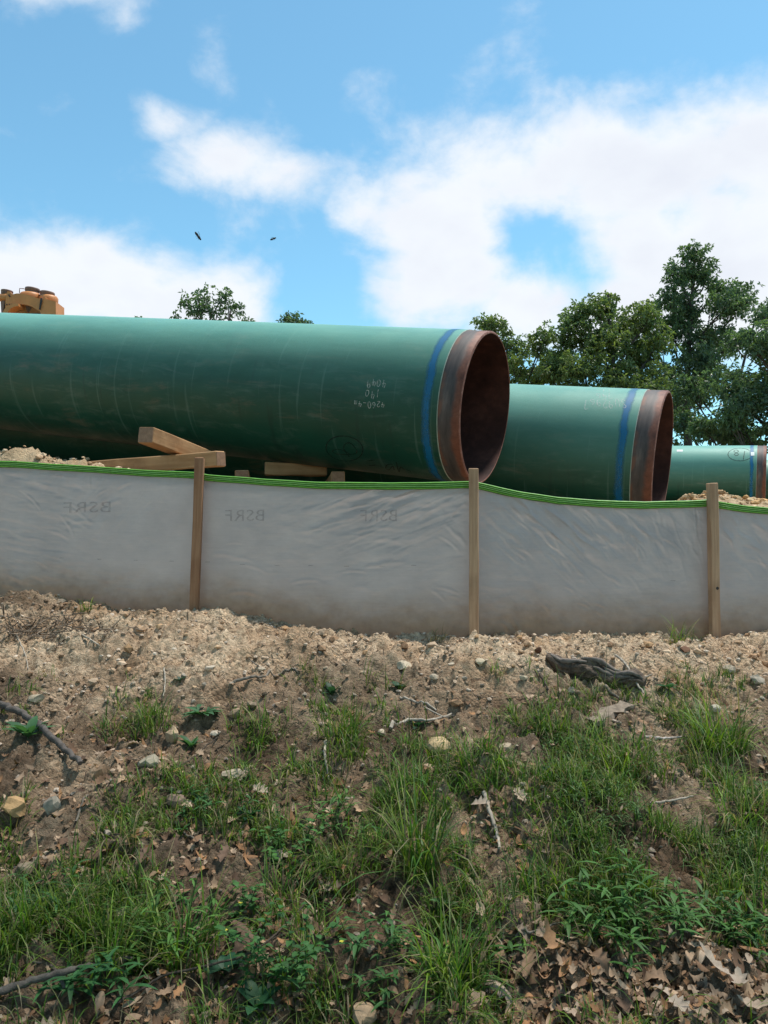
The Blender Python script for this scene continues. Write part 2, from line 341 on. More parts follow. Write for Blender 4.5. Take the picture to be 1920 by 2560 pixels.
def mat_fabric():
    m, nt, b = new_mat('geotextile'); k = NT(nt); v = k.coord('Object')
    c = k.ramp(k.noise(v, 4.5, 6, 0.62), [(0.3, (0.44, 0.395, 0.39)), (0.55, (0.50, 0.45, 0.44)), (0.75, (0.55, 0.50, 0.48))])
    c = k.mix(1.0, c, k.ramp(k.noise(k.coord('Object', (6, 6, 160)), 1.0, 4, 0.7), [(0.3, (0.96, 0.96, 0.96)), (0.7, (1.03, 1.03, 1.03))]), 'MULTIPLY')
    hg = k.xyz(k.attr('tint'))[0]           # height above the local ground, 0..1: splashed mud near the ground
    dn = k.m('ADD', hg, k.m('MULTIPLY_ADD', k.noise(k.coord('Object', (3, 3, 6)), 1.3, 6, 0.65), 0.34, -0.17))
    c = k.mix(k.rng(dn, -0.02, 0.40, 0.95, 0.0), c, k.ramp(k.noise(v, 20, 5), [(0.3, (0.23, 0.15, 0.092)), (0.7, (0.34, 0.235, 0.155))]))
    nt.links.new(c, b.inputs['Base Color']); b.inputs['Roughness'].default_value = 0.42; b.inputs['Specular IOR Level'].default_value = 0.5
    h = k.m('ADD', k.m('MULTIPLY', k.noise(k.coord('Object', (14, 14, 90)), 1.0, 5, 0.65), 0.45), k.m('MULTIPLY', k.noise(k.coord('Object', (9, 9, 16)), 1.0, 6, 0.6), 0.7))
    nt.links.new(k.bump(h, 0.004, 0.5), b.inputs['Normal'])
    t = k.N.new('ShaderNodeBsdfTranslucent'); nt.links.new(c, t.inputs[0])
    mx = k.N.new('ShaderNodeMixShader'); mx.inputs[0].default_value = 0.26
    nt.links.new(b.outputs[0], mx.inputs[1]); nt.links.new(t.outputs[0], mx.inputs[2]); nt.links.new(mx.outputs[0], k.N['Material Output'].inputs['Surface'])
    return m
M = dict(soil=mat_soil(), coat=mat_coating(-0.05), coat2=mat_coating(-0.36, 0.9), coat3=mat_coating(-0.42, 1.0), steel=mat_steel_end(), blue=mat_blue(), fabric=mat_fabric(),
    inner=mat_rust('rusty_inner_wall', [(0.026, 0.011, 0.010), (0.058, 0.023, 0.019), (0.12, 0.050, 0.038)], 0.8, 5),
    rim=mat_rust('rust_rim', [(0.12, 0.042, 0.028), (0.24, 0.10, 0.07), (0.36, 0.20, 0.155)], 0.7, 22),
    edge=mat_plain('coating_cut_edge', (0.30, 0.35, 0.30), 0.7, 0.3, 20),
    chalk=mat_plain('white_paint_stick', (0.75, 0.76, 0.72), 0.9, 0.1, 60, alpha=0.52),
    marker=mat_plain('black_paint_stick', (0.012, 0.014, 0.013), 0.7, 0.3, 60, alpha=0.85),
    sticker=mat_plain('paper_sticker', (0.75, 0.76, 0.74), 0.6, 0.05),
    stake=mat_wood('stake_wood', (0.25, 0.115, 0.06), (0.46, 0.25, 0.145)),
    stake2=mat_wood('stake_wood_pale', (0.36, 0.20, 0.115), (0.60, 0.39, 0.25)),
    timber=mat_wood('sawn_timber', (0.32, 0.165, 0.075), (0.56, 0.34, 0.18), 0.6),
    timber_end=mat_plain('timber_end_grain', (0.30, 0.17, 0.105), 0.85, 0.3, 30),
    band=mat_tint('green_webbing', 0.5, 0.12, 60, 0.4),
    ink=mat_plain('faded_print', (0.10, 0.10, 0.105), 0.7, 0.2, 30, alpha=0.26),
    leaf=mat_tint('tree_leaves', 0.40, 0.22, 3, 0.5, 0.5), bark=mat_plain('bark', (0.065, 0.054, 0.044), 0.9, 0.45, 8, bump=0.01),
    grass=mat_tint('grass_blades', 0.55, 0.15, 40, 0.3, 0.35), litter=mat_tint('dead_leaves', 0.75, 0.3, 45, 0.25, 0.12),
    crumbs=mat_tint('soil_crumbs', 0.95, 0.25, 60, 0.1, 0, 0.004), stone=mat_tint('stone', 0.85, 0.3, 22, 0.25, 0, 0.004),
    stick=mat_tint('dead_wood', 0.9, 0.4, 35, 0.15, 0, 0.004), log=mat_plain('rotten_wood', (0.125, 0.088, 0.062), 0.85, 0.85, 22, bump=0.012),
    yellow=mat_plain('machine_paint', (0.56, 0.215, 0.065), 0.5, 0.16, 5), cap=mat_plain('worn_red_brown_steel', (0.22, 0.115, 0.085), 0.6, 0.3, 7),
    dark=mat_plain('dark_grease', (0.02, 0.016, 0.016), 0.6, 0.4, 8), insect=mat_plain('insect_body', (0.012, 0.011, 0.012), 0.5, 0.3, 200),
    wing=mat_plain('insect_wing', (0.20, 0.20, 0.21), 0.3, 0.2, 200, alpha=0.6))

# ------------------------------------------------------------------ terrain
PX = np.array([-2.35, -0.97, 0.437, 1.72, 3.05]); PY = np.array([4.72, 4.35, 4.10, 4.40, 4.72])   # fence stakes
def yf(x):
    x = np.asarray(x, float)
    return np.interp(x, [-40, -2.35, -0.97, 0.437, 1.72, 3.05, 40], [12, 4.72, 4.35, 4.10, 4.40, 4.72, 12])
def fence_profile(pts):
    X = []; Z = []
    for px, py in pts:
        y = 4.3
        for _ in range(6): p = at(px, py, y); y = float(yf(p[0]))
        X.append(p[0]); Z.append(p[2])
    return np.array(X), np.array(Z)
BX, BZ = fence_profile([(-200,1490),(0,1500),(110,1503),(220,1515),(300,1535),(380,1545),(490,1540),(560,1535),(640,1550),(720,1568),(800,1584),(900,1590),(1183,1592),(1350,1588),(1500,1592),(1640,1588),(1785,1595),(1920,1588),(2200,1590)])
TX, TZ = fence_profile([(-200,1140),(0,1150),(200,1161),(380,1173),(490,1179),(515,1184),(650,1194),(800,1201),(960,1204),(1100,1204),(1180,1202),(1205,1206),(1300,1226),(1400,1241),(1500,1249),(1620,1252),(1720,1250),(1775,1248),(1800,1253),(1860,1262),(1920,1268),(2200,1290)])
CA, SA = math.cos(R(24.5)), math.sin(R(24.5))
def bench(x, y):
    u = -CA * x + SA * y; n = SA * x + CA * y
    uc = np.clip(u, -9, 16)
    z = 1.62 + 0.124 * (uc - 0.74) + 0.05 * (np.minimum(n, 20) - 6.8) - 0.10 * np.maximum(n - 22, 0) * (n < 140) - 11.8 * (n >= 140)
    z = z + 0.21 * sstep(2.5, 4.6, u) * (1 - sstep(5.2, 6.0, n))
    z = z + 0.06 * np.exp(-((y - 5.45) / 0.55) ** 2) * sstep(-0.55, -1.2, x) * sstep(-9, -5, x)
    z = z + 0.05 * np.exp(-((y - 5.2) / 0.35) ** 2 - ((x + 2.5) / 0.7) ** 2)
    z = z + 0.45 * np.exp(-((y - 9.2 - 0.1 * (x - 4)) / 0.8) ** 2) * sstep(2.4, 3.6, x) * (1 - sstep(10, 14, x))
    return z
def macro(x, y):
    x = np.asarray(x, float); y = np.asarray(y, float)
    f = yf(x); zb = np.interp(x, BX, BZ); d = f - y
    front = zb - 0.05 * np.minimum(d, 0.25) - 0.285 * np.maximum(d - 0.25, 0) + 0.035 * np.exp(-((d - 0.55) / 0.22) ** 2)
    front = np.where(d > 5.0, zb - 0.0125 - 0.285 * 4.75 - 0.12 * (d - 5.0), front)
    w = sstep(0.02, 0.9, -d)
    back = zb * (1 - w) + bench(x, y) * w
    return np.where(d > 0, front, back)
def H(x, y):
    z = macro(x, y); d = yf(x) - y
    near = np.exp(-np.maximum(np.abs(y - 3.5) - 4.5, 0) / 4.0)
    damp = 0.42 + 0.58 * sstep(0.0, 0.30, np.abs(d))
    z = z + near * damp * (0.060 * fbm(x * 1.9, y * 1.9, 3, 3) + 0.055 * fbm(x * 6.5, y * 6.5, 9, 3))
    r = 1 - np.abs(fbm(x * 11 + 3, y * 11, 21, 3)) * 1.6
    z = z + near * damp * 0.036 * (r - 0.6) + near * 0.026 * fbm(x * 27, y * 27, 31, 4, 0.62)
    z = z + (1 - near) * 0.5 * fbm(x * 0.06, y * 0.06, 41, 3)
    wx = x + 0.02 * fbm(x * 9, y * 9, 301, 2); wy = y + 0.02 * fbm(x * 9 + 40, y * 9, 303, 2)
    f1, f2, idn = worley(wx * 17, wy * 17, 311); z = z + near * (0.3 + 0.7 * damp) * (0.020 * idn * sstep(0.02, 0.30, f2 - f1) * sstep(0.30, 0.55, vnoise(x * 2.7, y * 2.7, 331) + 0.15))
    f1, f2, idn = worley(wx * 37, wy * 37, 321); z = z + near * 0.011 * idn * sstep(0.03, 0.35, f2 - f1) * sstep(0.28, 0.6, vnoise(x * 4.3, y * 4.3, 341) + 0.1)
    mound = np.exp(-((y - 9.2) / 1.2) ** 2) * sstep(2.4, 3.6, x)
    return z + mound * 0.12 * fbm(x * 3.2, y * 3.2, 51, 4, 0.6)
def humus_mask(x, y):
    d = yf(x) - y
    e = sstep(0.42, 0.98, d + 0.42 * fbm(x * 1.7 + 5, y * 1.7, 61, 4) + 0.10 * x * 0.3)
    dark = 0.5 * sstep(0.25, 0.6, fbm(x * 2.4, y * 2.4, 71, 4)) * (d > 0)
    root = np.exp(-((x + 1.95) / 0.4) ** 2 - ((d - 0.32) / 0.16) ** 2)
    return np.clip(np.maximum(e * (0.75 + 0.5 * fbm(x * 3, y * 3, 77, 3)), np.maximum(dark * 0.6, root)), 0, 1)
def hit(px, py):
    """where a line of sight meets the bank, refined on the full relief"""
    d = ray(px, py); Y = np.linspace(0.9, 6.5, 900); t = Y / d[1]; P = d[None] * t[:, None]; z = EYE + P[:, 2]
    g = H(P[:, 0], P[:, 1]); k = int(np.argmax(z < g))
    return np.array([P[k, 0], P[k, 1], g[k]])
def build_ground():
    def seg(a, b, st): return np.arange(a, b - 1e-9, st)
    xs = np.concatenate([-np.geomspace(900, 3.2, 60), seg(-2.9, -2.25, 0.03), seg(-2.25, 2.25, 0.0075), seg(2.25, 3.2, 0.03), np.geomspace(3.2, 900, 70)])
    ys = np.concatenate([-np.geomspace(300, 0.6, 20), seg(-0.4, 1.5, 0.06), seg(1.5, 4.5, 0.0075), seg(4.5, 7.0, 0.03), seg(7, 12, 0.06), np.geomspace(12, 1200, 60)])
    X, Y = np.meshgrid(xs, ys); Z = H(X, Y)
    V = np.stack([X, Y, Z], -1).reshape(-1, 3)
    hm = humus_mask(X, Y); hm = np.where(Y < yf(X), hm, 0.0)
    sub = np.where(Y > yf(X) + 0.1, 1.0, 0.0) * (1 - sstep(14, 22, Y))
    grasscol = np.zeros_like(hm)
    C = np.stack([np.where(Y > 18, 0.9, hm), sub, grasscol], -1).reshape(-1, 3)
    mb = MB(); mb.add(V, grid_faces(len(ys), len(xs)), C)
    tag(mb.build('ground', M['soil']), kind='structure')
build_ground()

# ------------------------------------------------------------------ pipes
RAD = 0.535
class Pipe:
    def __init__(s, endc, yaw, rise, length):
        s.P = np.array(endc, float); a = R(yaw)
        d = np.array([-math.cos(a), math.sin(a), rise]); s.d = d / np.linalg.norm(d); s.L = length
        X = Vector(s.d); Z = Vector((0, 0, 1)); Z = (Z - X * Z.dot(X)).normalized(); Y = Z.cross(X)
        s.M = Matrix(((X[0], Y[0], Z[0], s.P[0]), (X[1], Y[1], Z[1], s.P[1]), (X[2], Y[2], Z[2], s.P[2]), (0, 0, 0, 1)))
        s.Mi = s.M.inverted()
    def surf(s, px, py, rad):
        """line of sight -> point on the outer surface in the pipe's own frame"""
        o = np.array([0, 0, EYE]); d = ray(px, py)
        o = np.array((s.Mi @ Vector(o))[:]); d = np.array((s.Mi.to_3x3() @ Vector(d))[:])
        A = d[1] ** 2 + d[2] ** 2; B = o[1] * d[1] + o[2] * d[2]; C = o[1] ** 2 + o[2] ** 2 - rad ** 2
        q = B * B - A * C
        if q < 0: q = 0
        t = (-B - math.sqrt(q)) / A; return o + d * t
def ring_strip(prof, sides=96):
    th = np.linspace(0, 2 * math.pi, sides, endpoint=False)
    V = np.array([[x, r * math.cos(t), r * math.sin(t)] for x, r in prof for t in th])
    return V, grid_faces(len(prof), sides, True)
def make_pipe(endc, yaw, rise, length, label, blue=True, cm='coat'):
    p = Pipe(endc, yaw, rise, length)
    root = empty('steel_pipe'); root.matrix_world = p.M
    tag(root, label, 'pipe', 'green coated pipes strung along the bench')
    RC = RAD + 0.004
    def part(name, prof, mat):
        mb = MB(); V, f = ring_strip(prof); mb.add(V, f); return mb.build(name, mat, root)
    xs = [0.158] + list(np.linspace(0.5, length - 0.5, 10)) + [length - 0.158]
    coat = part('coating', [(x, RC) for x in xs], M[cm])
    e = part('cut_edge', [(0.154, RAD - 0.001), (0.1545, RC + 0.0008), (0.159, RC + 0.0008)], M['edge']); e.parent = coat
    part('bare_end', [(0.006, RAD - 0.003), (0.010, RAD), (0.156, RAD)], M['steel'])
    part('bare_end', [(length - 0.157, RAD), (length - 0.010, RAD), (length - 0.006, RAD - 0.003)], M['steel'])
    part('rim', [(0.0062, RAD - 0.0031), (0.0, RAD - 0.012), (0.0, RAD - 0.0165), (0.003, RAD - 0.018)], M['rim'])
    part('rim', [(length - 0.003, RAD - 0.018), (length, RAD - 0.0165), (length, RAD - 0.012), (length - 0.0062, RAD - 0.0031)], M['rim'])
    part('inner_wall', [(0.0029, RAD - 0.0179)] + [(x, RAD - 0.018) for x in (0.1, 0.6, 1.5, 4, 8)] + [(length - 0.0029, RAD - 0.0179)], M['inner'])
    if blue:
        b = part('blue_band', [(0.185, RC + 0.0012), (0.25, RC + 0.0014), (0.315, RC + 0.0012)], M['blue']); b.parent = coat
    return p, root, coat
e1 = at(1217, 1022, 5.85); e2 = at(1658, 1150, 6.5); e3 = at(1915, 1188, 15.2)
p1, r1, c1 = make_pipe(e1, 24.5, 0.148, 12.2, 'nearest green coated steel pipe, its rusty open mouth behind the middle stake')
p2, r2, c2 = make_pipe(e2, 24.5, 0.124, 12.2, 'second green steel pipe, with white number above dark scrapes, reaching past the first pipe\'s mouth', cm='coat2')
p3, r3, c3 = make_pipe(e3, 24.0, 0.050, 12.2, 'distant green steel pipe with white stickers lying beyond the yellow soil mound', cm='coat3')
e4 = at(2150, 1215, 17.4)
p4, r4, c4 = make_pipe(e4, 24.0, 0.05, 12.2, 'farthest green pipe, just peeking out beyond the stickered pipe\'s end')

# writing on the pipes: strokes laid on the curved surface
GL = {'0': [[(.5,0),(.15,.2),(.1,.6),(.35,1),(.7,.95),(.85,.5),(.75,.1),(.5,0)]], '1': [[(.4,.0),(.6,1.0)]],
      '2': [[(.1,.8),(.3,1),(.7,.95),(.75,.65),(.1,.02),(.85,.05)]], '4': [[(.3,1),(.1,.45),(.85,.45)],[(.65,.9),(.6,0)]],
      '6': [[(.75,1),(.3,.7),(.12,.3),(.35,0),(.75,.1),(.75,.4),(.4,.5),(.15,.35)]], '7': [[(.1,.95),(.85,1),(.4,0)]],
      '9': [[(.8,.75),(.5,1),(.15,.8),(.25,.5),(.6,.5),(.8,.75),(.75,.3),(.55,0)]], '8': [[(.5,.52),(.15,.75),(.45,1),(.8,.78),(.5,.52),(.12,.25),(.45,0),(.85,.22),(.5,.52)]],
      'S': [[(.85,.85),(.5,1),(.15,.8),(.5,.52),(.85,.25),(.5,0),(.1,.15)]], 'U': [[(.1,1),(.15,.25),(.45,0),(.8,.25),(.85,1)]],
      'm': [[(.05,0),(.1,.6),(.3,.65),(.35,0)],[(.35,.5),(.6,.65),(.7,0)]], '-': [[(.1,.5),(.9,.48)]], 'H': [[(.1,0),(.15,1)],[(.8,0),(.85,1)],[(.1,.5),(.85,.5)]]}
def strokes_text(txt, px, py, adv, h, ang=180, slant=0.15, seed=0):
    """polylines in the picture plane; ang 180 = written upside down as on the real pipe"""
    rg = random.Random(seed); out = []; c, s_ = math.cos(R(ang)), math.sin(R(ang)); x0 = 0
    for ch in txt:
        dy = rg.uniform(-.18, .18) * h; k = rg.uniform(.75, 1.2); slant = slant + rg.uniform(-.12, .12)
        for st in GL.get(ch, []):
            q = []
            for gx, gy in st:
                lx = x0 + gx * adv * 0.8 + gy * h * slant; ly = -(gy * h * k) + dy
                q.append((px + c * lx - s_ * ly, py + s_ * lx + c * ly))
            out.append(q)
        x0 += adv
    return out
def smooth_line(q, n=6):
    q = np.array(q, float)
    if len(q) < 3: t = np.linspace(0, 1, n)[:, None]; return q[0] * (1 - t) + q[-1] * t
    out = []; P = np.vstack([2 * q[0] - q[1], q, 2 * q[-1] - q[-2]])
    for i in range(1, len(P) - 2):
        for t in np.linspace(0, 1, n, endpoint=False):
            a, b, c, d = P[i-1], P[i], P[i+1], P[i+2]
            out.append(0.5 * ((2*b) + (-a+c)*t + (2*a-5*b+4*c-d)*t*t + (-a+3*b-3*c+d)*t**3))
    out.append(q[-1]); return np.array(out)
def marks(name, pipe, root, lines, width, mat, label=None):
    mb = MB(); rad = RAD + 0.0056
    for q in lines:
        L = smooth_line(q); P = np.array([pipe.surf(x, y, rad) for x, y in L])
        nrm = P.copy(); nrm[:, 0] = 0; nrm /= np.linalg.norm(nrm, axis=1)[:, None]
        T = np.gradient(P, axis=0); S = np.cross(nrm, T); S /= np.linalg.norm(S, axis=1)[:, None] + 1e-9
        w = width * (0.8 + 0.4 * RNG.random(len(P)))[:, None] * 0.5
        V = np.stack([P - S * w, P + S * w], 1); V[..., 1:] *= (rad / np.linalg.norm(V[..., 1:], axis=-1))[..., None]
        mb.add(V.reshape(-1, 3), grid_faces(len(P), 2))
    o = mb.build(name, mat, root); o['kind'] = 'stuff'
    if label: o['label'] = label
    return o
def zz(pts, s_, ox, oy): return [(ox + x / s_, oy + y / s_) for x, y in pts]
w1 = strokes_text('4049', 966, 948, 13, 17, 180, 0.1, 1) + strokes_text('140', 950, 976, 13, 17, 180, 0.15, 2) + strokes_text('4260-4m', 962, 1005, 11.5, 13, 183, 0.1, 3)
marks('chalk_writing', p1, c1, w1, 0.0042, M['chalk'], 'white handwritten numbers, upside down')
z2 = lambda P: zz(P, 2.44, 640, 780)
circ = [(540 + 113 * math.cos(t) * math.cos(.12) - 76 * math.sin(t) * math.sin(.12), 833 + 113 * math.cos(t) * math.sin(.12) + 76 * math.sin(t) * math.cos(.12)) for t in np.linspace(0, 2 * math.pi, 30)]
b1 = [z2(circ), z2([(570,885),(535,835),(545,805),(575,800),(612,838),(610,862),(570,868),(500,868),(470,855),(475,842),(520,840),(575,868)]),
      z2([(680,908),(725,903)]), z2([(688,938),(732,933)]), z2([(835,930),(800,932),(792,955),(812,962),(835,940),(843,965)]), z2([(855,915),(872,975),(882,945),(905,962)]), z2([(915,962),(945,972)])]
marks('marker_writing', p1, c1, b1, 0.007, M['marker'], 'black circled figure and scrawl')
z3 = lambda P: zz(P, 2.183, 1160, 580)
w2 = strokes_text('SU92967', 1563, 1000, 15.5, 19, 181, -0.35, 5) + strokes_text('746', 1528, 984, 14, 12, 181, -0.35, 6) + strokes_text('11-', 1528, 973, 14, 5, 181, -0.3, 7)
marks('chalk_writing', p2, c2, w2, 0.005, M['chalk'], 'white handwritten numbers, upside down')
b3 = strokes_text('18', 1868, 1126, 20, 18, 180, 0.1, 8)
b3.append([(1850 + 30 * math.cos(t), 1136 + 16 * math.sin(t)) for t in np.linspace(0.6, 5.6, 20)])
marks('marker_writing', p3, c3, b3, 0.012, M['marker'], 'black circled number')
def sticker(pipe, root, px0, px1, py0, py1):
    mb = MB(); g = [[pipe.surf(px0 + (px1 - px0) * i / 3, py0 + (py1 - py0) * j / 3, RAD + 0.008) for i in range(4)] for j in range(4)]
    mb.add(np.array(g).reshape(-1, 3), grid_faces(4, 4)); mb.build('sticker', M['sticker'], root)
sticker(p3, c3, 1692, 1707, 1124, 1129); sticker(p3, c3, 1877, 1886, 1130, 1139)

# ------------------------------------------------------------------ timber skids
def timber(name, a, b, w, h, mat, label, cat='timber', group=None, roll=0.0, seed=0):
    """a, b: centres of the two ends"""
    a = Vector(a); b = Vector(b); d = b - a; L = d.length
    root = empty(name); q = d.to_track_quat('Z', 'Y'); root.matrix_world = Matrix.Translation(a) @ q.to_matrix().to_4x4() @ Matrix.Rotation(roll, 4, 'Z')
    body = bevel_box('beam', w, h, L - 0.006, 0.006, mat, root, seed, 0.003, 3); body.location = (0, 0, L / 2)
    for z in (0.0015, L - 0.0015):
        e = bevel_box('end_grain', w - 0.008, h - 0.008, 0.004, 0.0, M['timber_end'], root); e.location = (0, 0, z)
    return tag(root, label, cat, group)
timber('skid_timber', at(230, 1172, 5.95), at(553, 1147, 5.45), 0.098, 0.098, M['timber'], 'long squared timber lying level along the top of the fence under the first pipe', roll=R(4), seed=1)
timber('skid_timber', at(364, 1087, 5.28), at(512, 1145, 6.05), 0.108, 0.104, M['timber'], 'squared timber with raised end propped across the level timber', roll=R(3), seed=2)
def crib(pipe, t, label, span=0.62, yawoff=0.0, shift=0.0):
    c = pipe.P + pipe.d * t; bot = c[2] - (RAD + 0.004) / math.sqrt(1 - pipe.d[2] ** 2) * 1.0
    a = math.atan2(pipe.d[1], pipe.d[0]) + math.pi / 2 + yawoff
    dx, dy = math.cos(a), math.sin(a); g = float(macro(c[0], c[1])) - 0.06
    z = bot - 0.051; k = 0; ex, ey = -dy, dx
    LAY = ['topmost', 'second layer', 'third layer', 'fourth layer', 'fifth layer', 'lowest']
    while z > g and k < 6:
        if k % 2 == 0:
            timber('skid_timber', (c[0] - dx * span + dx * shift, c[1] - dy * span + dy * shift, z), (c[0] + dx * span + dx * shift, c[1] + dy * span + dy * shift, z), 0.098, 0.098, M['timber'], 'squared skid timber, %s of the stack %s' % (LAY[k], label), group='skids under the pipes', seed=k)
        else:
            for s_ in (-0.35, 0.35):
                q = (c[0] + dx * s_, c[1] + dy * s_); e = np.array([ex, ey]) * 0.4
                timber('skid_timber', (q[0] - e[0], q[1] - e[1], z), (q[0] + e[0], q[1] + e[1], z), 0.098, 0.098, M['timber'], 'squared skid timber, %s of the stack %s' % (LAY[k], label), group='skids under the pipes', seed=k + 3)
        z -= 0.1; k += 1
crib(p1, 1.62, 'under the first pipe behind the fence', 0.24, R(-58), -0.05)
crib(p1, 9.5, 'under the far half of the first pipe', 0.6)
crib(p2, 1.2, 'under the second pipe near its mouth', 0.5)
crib(p2, 9.5, 'under the far half of the second pipe', 0.5)
crib(p3, 1.5, 'under the distant stickered pipe near its end', 0.6); crib(p3, 9.5, 'under the hidden half of the stickered pipe', 0.6)
crib(p4, 1.5, 'under the farthest pipe near its end', 0.6); crib(p4, 9.5, 'under the hidden half of the farthest pipe', 0.6)

# ------------------------------------------------------------------ silt fence
fence = empty('silt_fence', (0.437, 4.1, 1.1))
tag(fence, 'grey fabric silt fence with lime green top webbing and wooden stakes', 'silt fence')
FP = np.array([0.437, 4.1, 1.1])
def make_creases():
    rg = np.random.default_rng(88); out = []
    # zone: x centre, x spread, depth below top (mean, spread), angle of crease (deg), spread, count, half length
    for (xc, sx, qm, qs, ang, sd, n, hl) in [(0.80, .22, .14, .08, -42, 12, 16, .05), (1.15, .25, .16, .10, -48, 14, 18, .045), (0.95, .25, .36, .12, -35, 20, 10, .035), (1.5, .18, .12, .07, -75, 15, 10, .04),
            (0.18, .14, .10, .06, 22, 8, 12, .09), (-0.05, .22, .16, .09, 14, 10, 12, .07), (-0.15, .3, .38, .16, 2, 5, 8, .06), (-1.9, .22, .2, .14, -14, 14, 12, .06), (-1.5, .2, .12, .07, 45, 25, 8, .035), (-2.0, .2, .5, .12, -18, 10, 8, .06),
            (1.98, .16, .15, .09, -40, 15, 14, .05), (0.3, .1, .35, .2, -20, 20, 8, .04), (0.9, .3, .62, .05, -40, 15, 6, .03), (-0.7, .3, .3, .2, 0, 6, 8, .05), (2.6, .3, .25, .15, -20, 25, 14, .05)]:
        for _ in range(n):
            a = R(ang + rg.normal() * sd); out.append((xc + rg.normal() * sx, abs(qm + rg.normal() * qs) + 0.06, math.cos(a), math.sin(a), hl * rg.uniform(.5, 1.5), rg.uniform(.005, .011), rg.uniform(.002, .0055)))
    return out
CREASE = make_creases()
def wrinkle(x, z):
    zt = np.interp(x, TX, TZ); q = zt - z
    w = 0.016 * fbm(x * 1.6, z * 1.9, 101, 2) + 0.0022 * fbm(x * 14, z * 26, 103, 3)
    def ridge(dirx, dirz, fw, fl, seed, sharp=2.0):
        a = x * dirx + z * dirz; b = -x * dirz + z * dirx        # a along the crease, b across
        n_ = fbm(a * fl, b * fw, seed, 3); return 0.35 * np.maximum(0, 1 - np.abs(n_) * sharp * 2) ** 2 + 0.75 * fbm(a * fl * 2.1 + 5, b * fw * 1.3, seed + 5, 2)
    top = np.exp(-(q / 0.32) ** 2)
    r2 = np.exp(-((x - 0.95) / 0.45) ** 2) * (0.35 + 0.65 * np.exp(-((q - 0.14) / 0.16) ** 2))     # drag folds beside the middle stake
    w = w + 0.034 * r2 * ridge(0.77, -0.64, 15, 3.2, 111) * np.clip(1.2 - q * 1.5, 0, 1)
    l2 = np.exp(-((x - 0.05) / 0.42) ** 2)
    w = w + 0.026 * l2 * top * ridge(0.94, 0.34, 20, 2.6, 121)
    w = w + 0.018 * np.exp(-((x - 1.6) / 0.35) ** 2) * top * ridge(0.25, -0.97, 14, 3, 131)
    w = w + 0.02 * np.exp(-((x - 2.0) / 0.3) ** 2) * ridge(0.8, -0.6, 14, 3, 133) * top
    w = w + 0.008 * sstep(-1.2, -2.0, x) * ridge(0.98, -0.18, 20, 3.2, 141)
    w = w + 0.003 * ridge(0.995, -0.08, 22, 4.5, 151) * sstep(0.35, 0.65, vnoise(x * 2.1, z * 3.0, 161))
    w = w + 0.014 * np.exp(-((x + 1.6) / 0.3) ** 2) * top * ridge(0.6, 0.8, 14, 3, 171)
    for (xc, qc, ca, sa, hl, wd, dep) in CREASE:             # single creases pulled into the cloth
        m_ = (np.abs(x - xc) < hl * 1.6 + 0.03) & (np.abs(q - qc) < hl * 1.6 + 0.03)
        if not m_.any(): continue
        dx = x[m_] - xc; dq = -(q[m_] - qc); a = dx * ca + dq * sa; b = (-dx * sa + dq * ca) + 0.12 * a * a / hl
        w[m_] += dep * np.exp(-(a / hl) ** 4) * (np.exp(-(b / wd) ** 2) - 0.55 * np.exp(-((b + 1.6 * wd) / (1.3 * wd)) ** 2))
    for px_ in PX: w = w * (1 - 0.75 * np.exp(-((x - px_) / 0.035) ** 2))
    return -0.62 * w
def belly(x):
    s_ = np.zeros_like(x)
    for i in range(4):
        t = np.clip((x - PX[i]) / (PX[i + 1] - PX[i]), 0, 1); s_ = s_ + 4 * t * (1 - t) * 0.02 * ((x >= PX[i]) & (x < PX[i + 1]))
    return s_
def fab_y(x, z): return yf(x) + 0.034 + belly(x) + wrinkle(x, z)
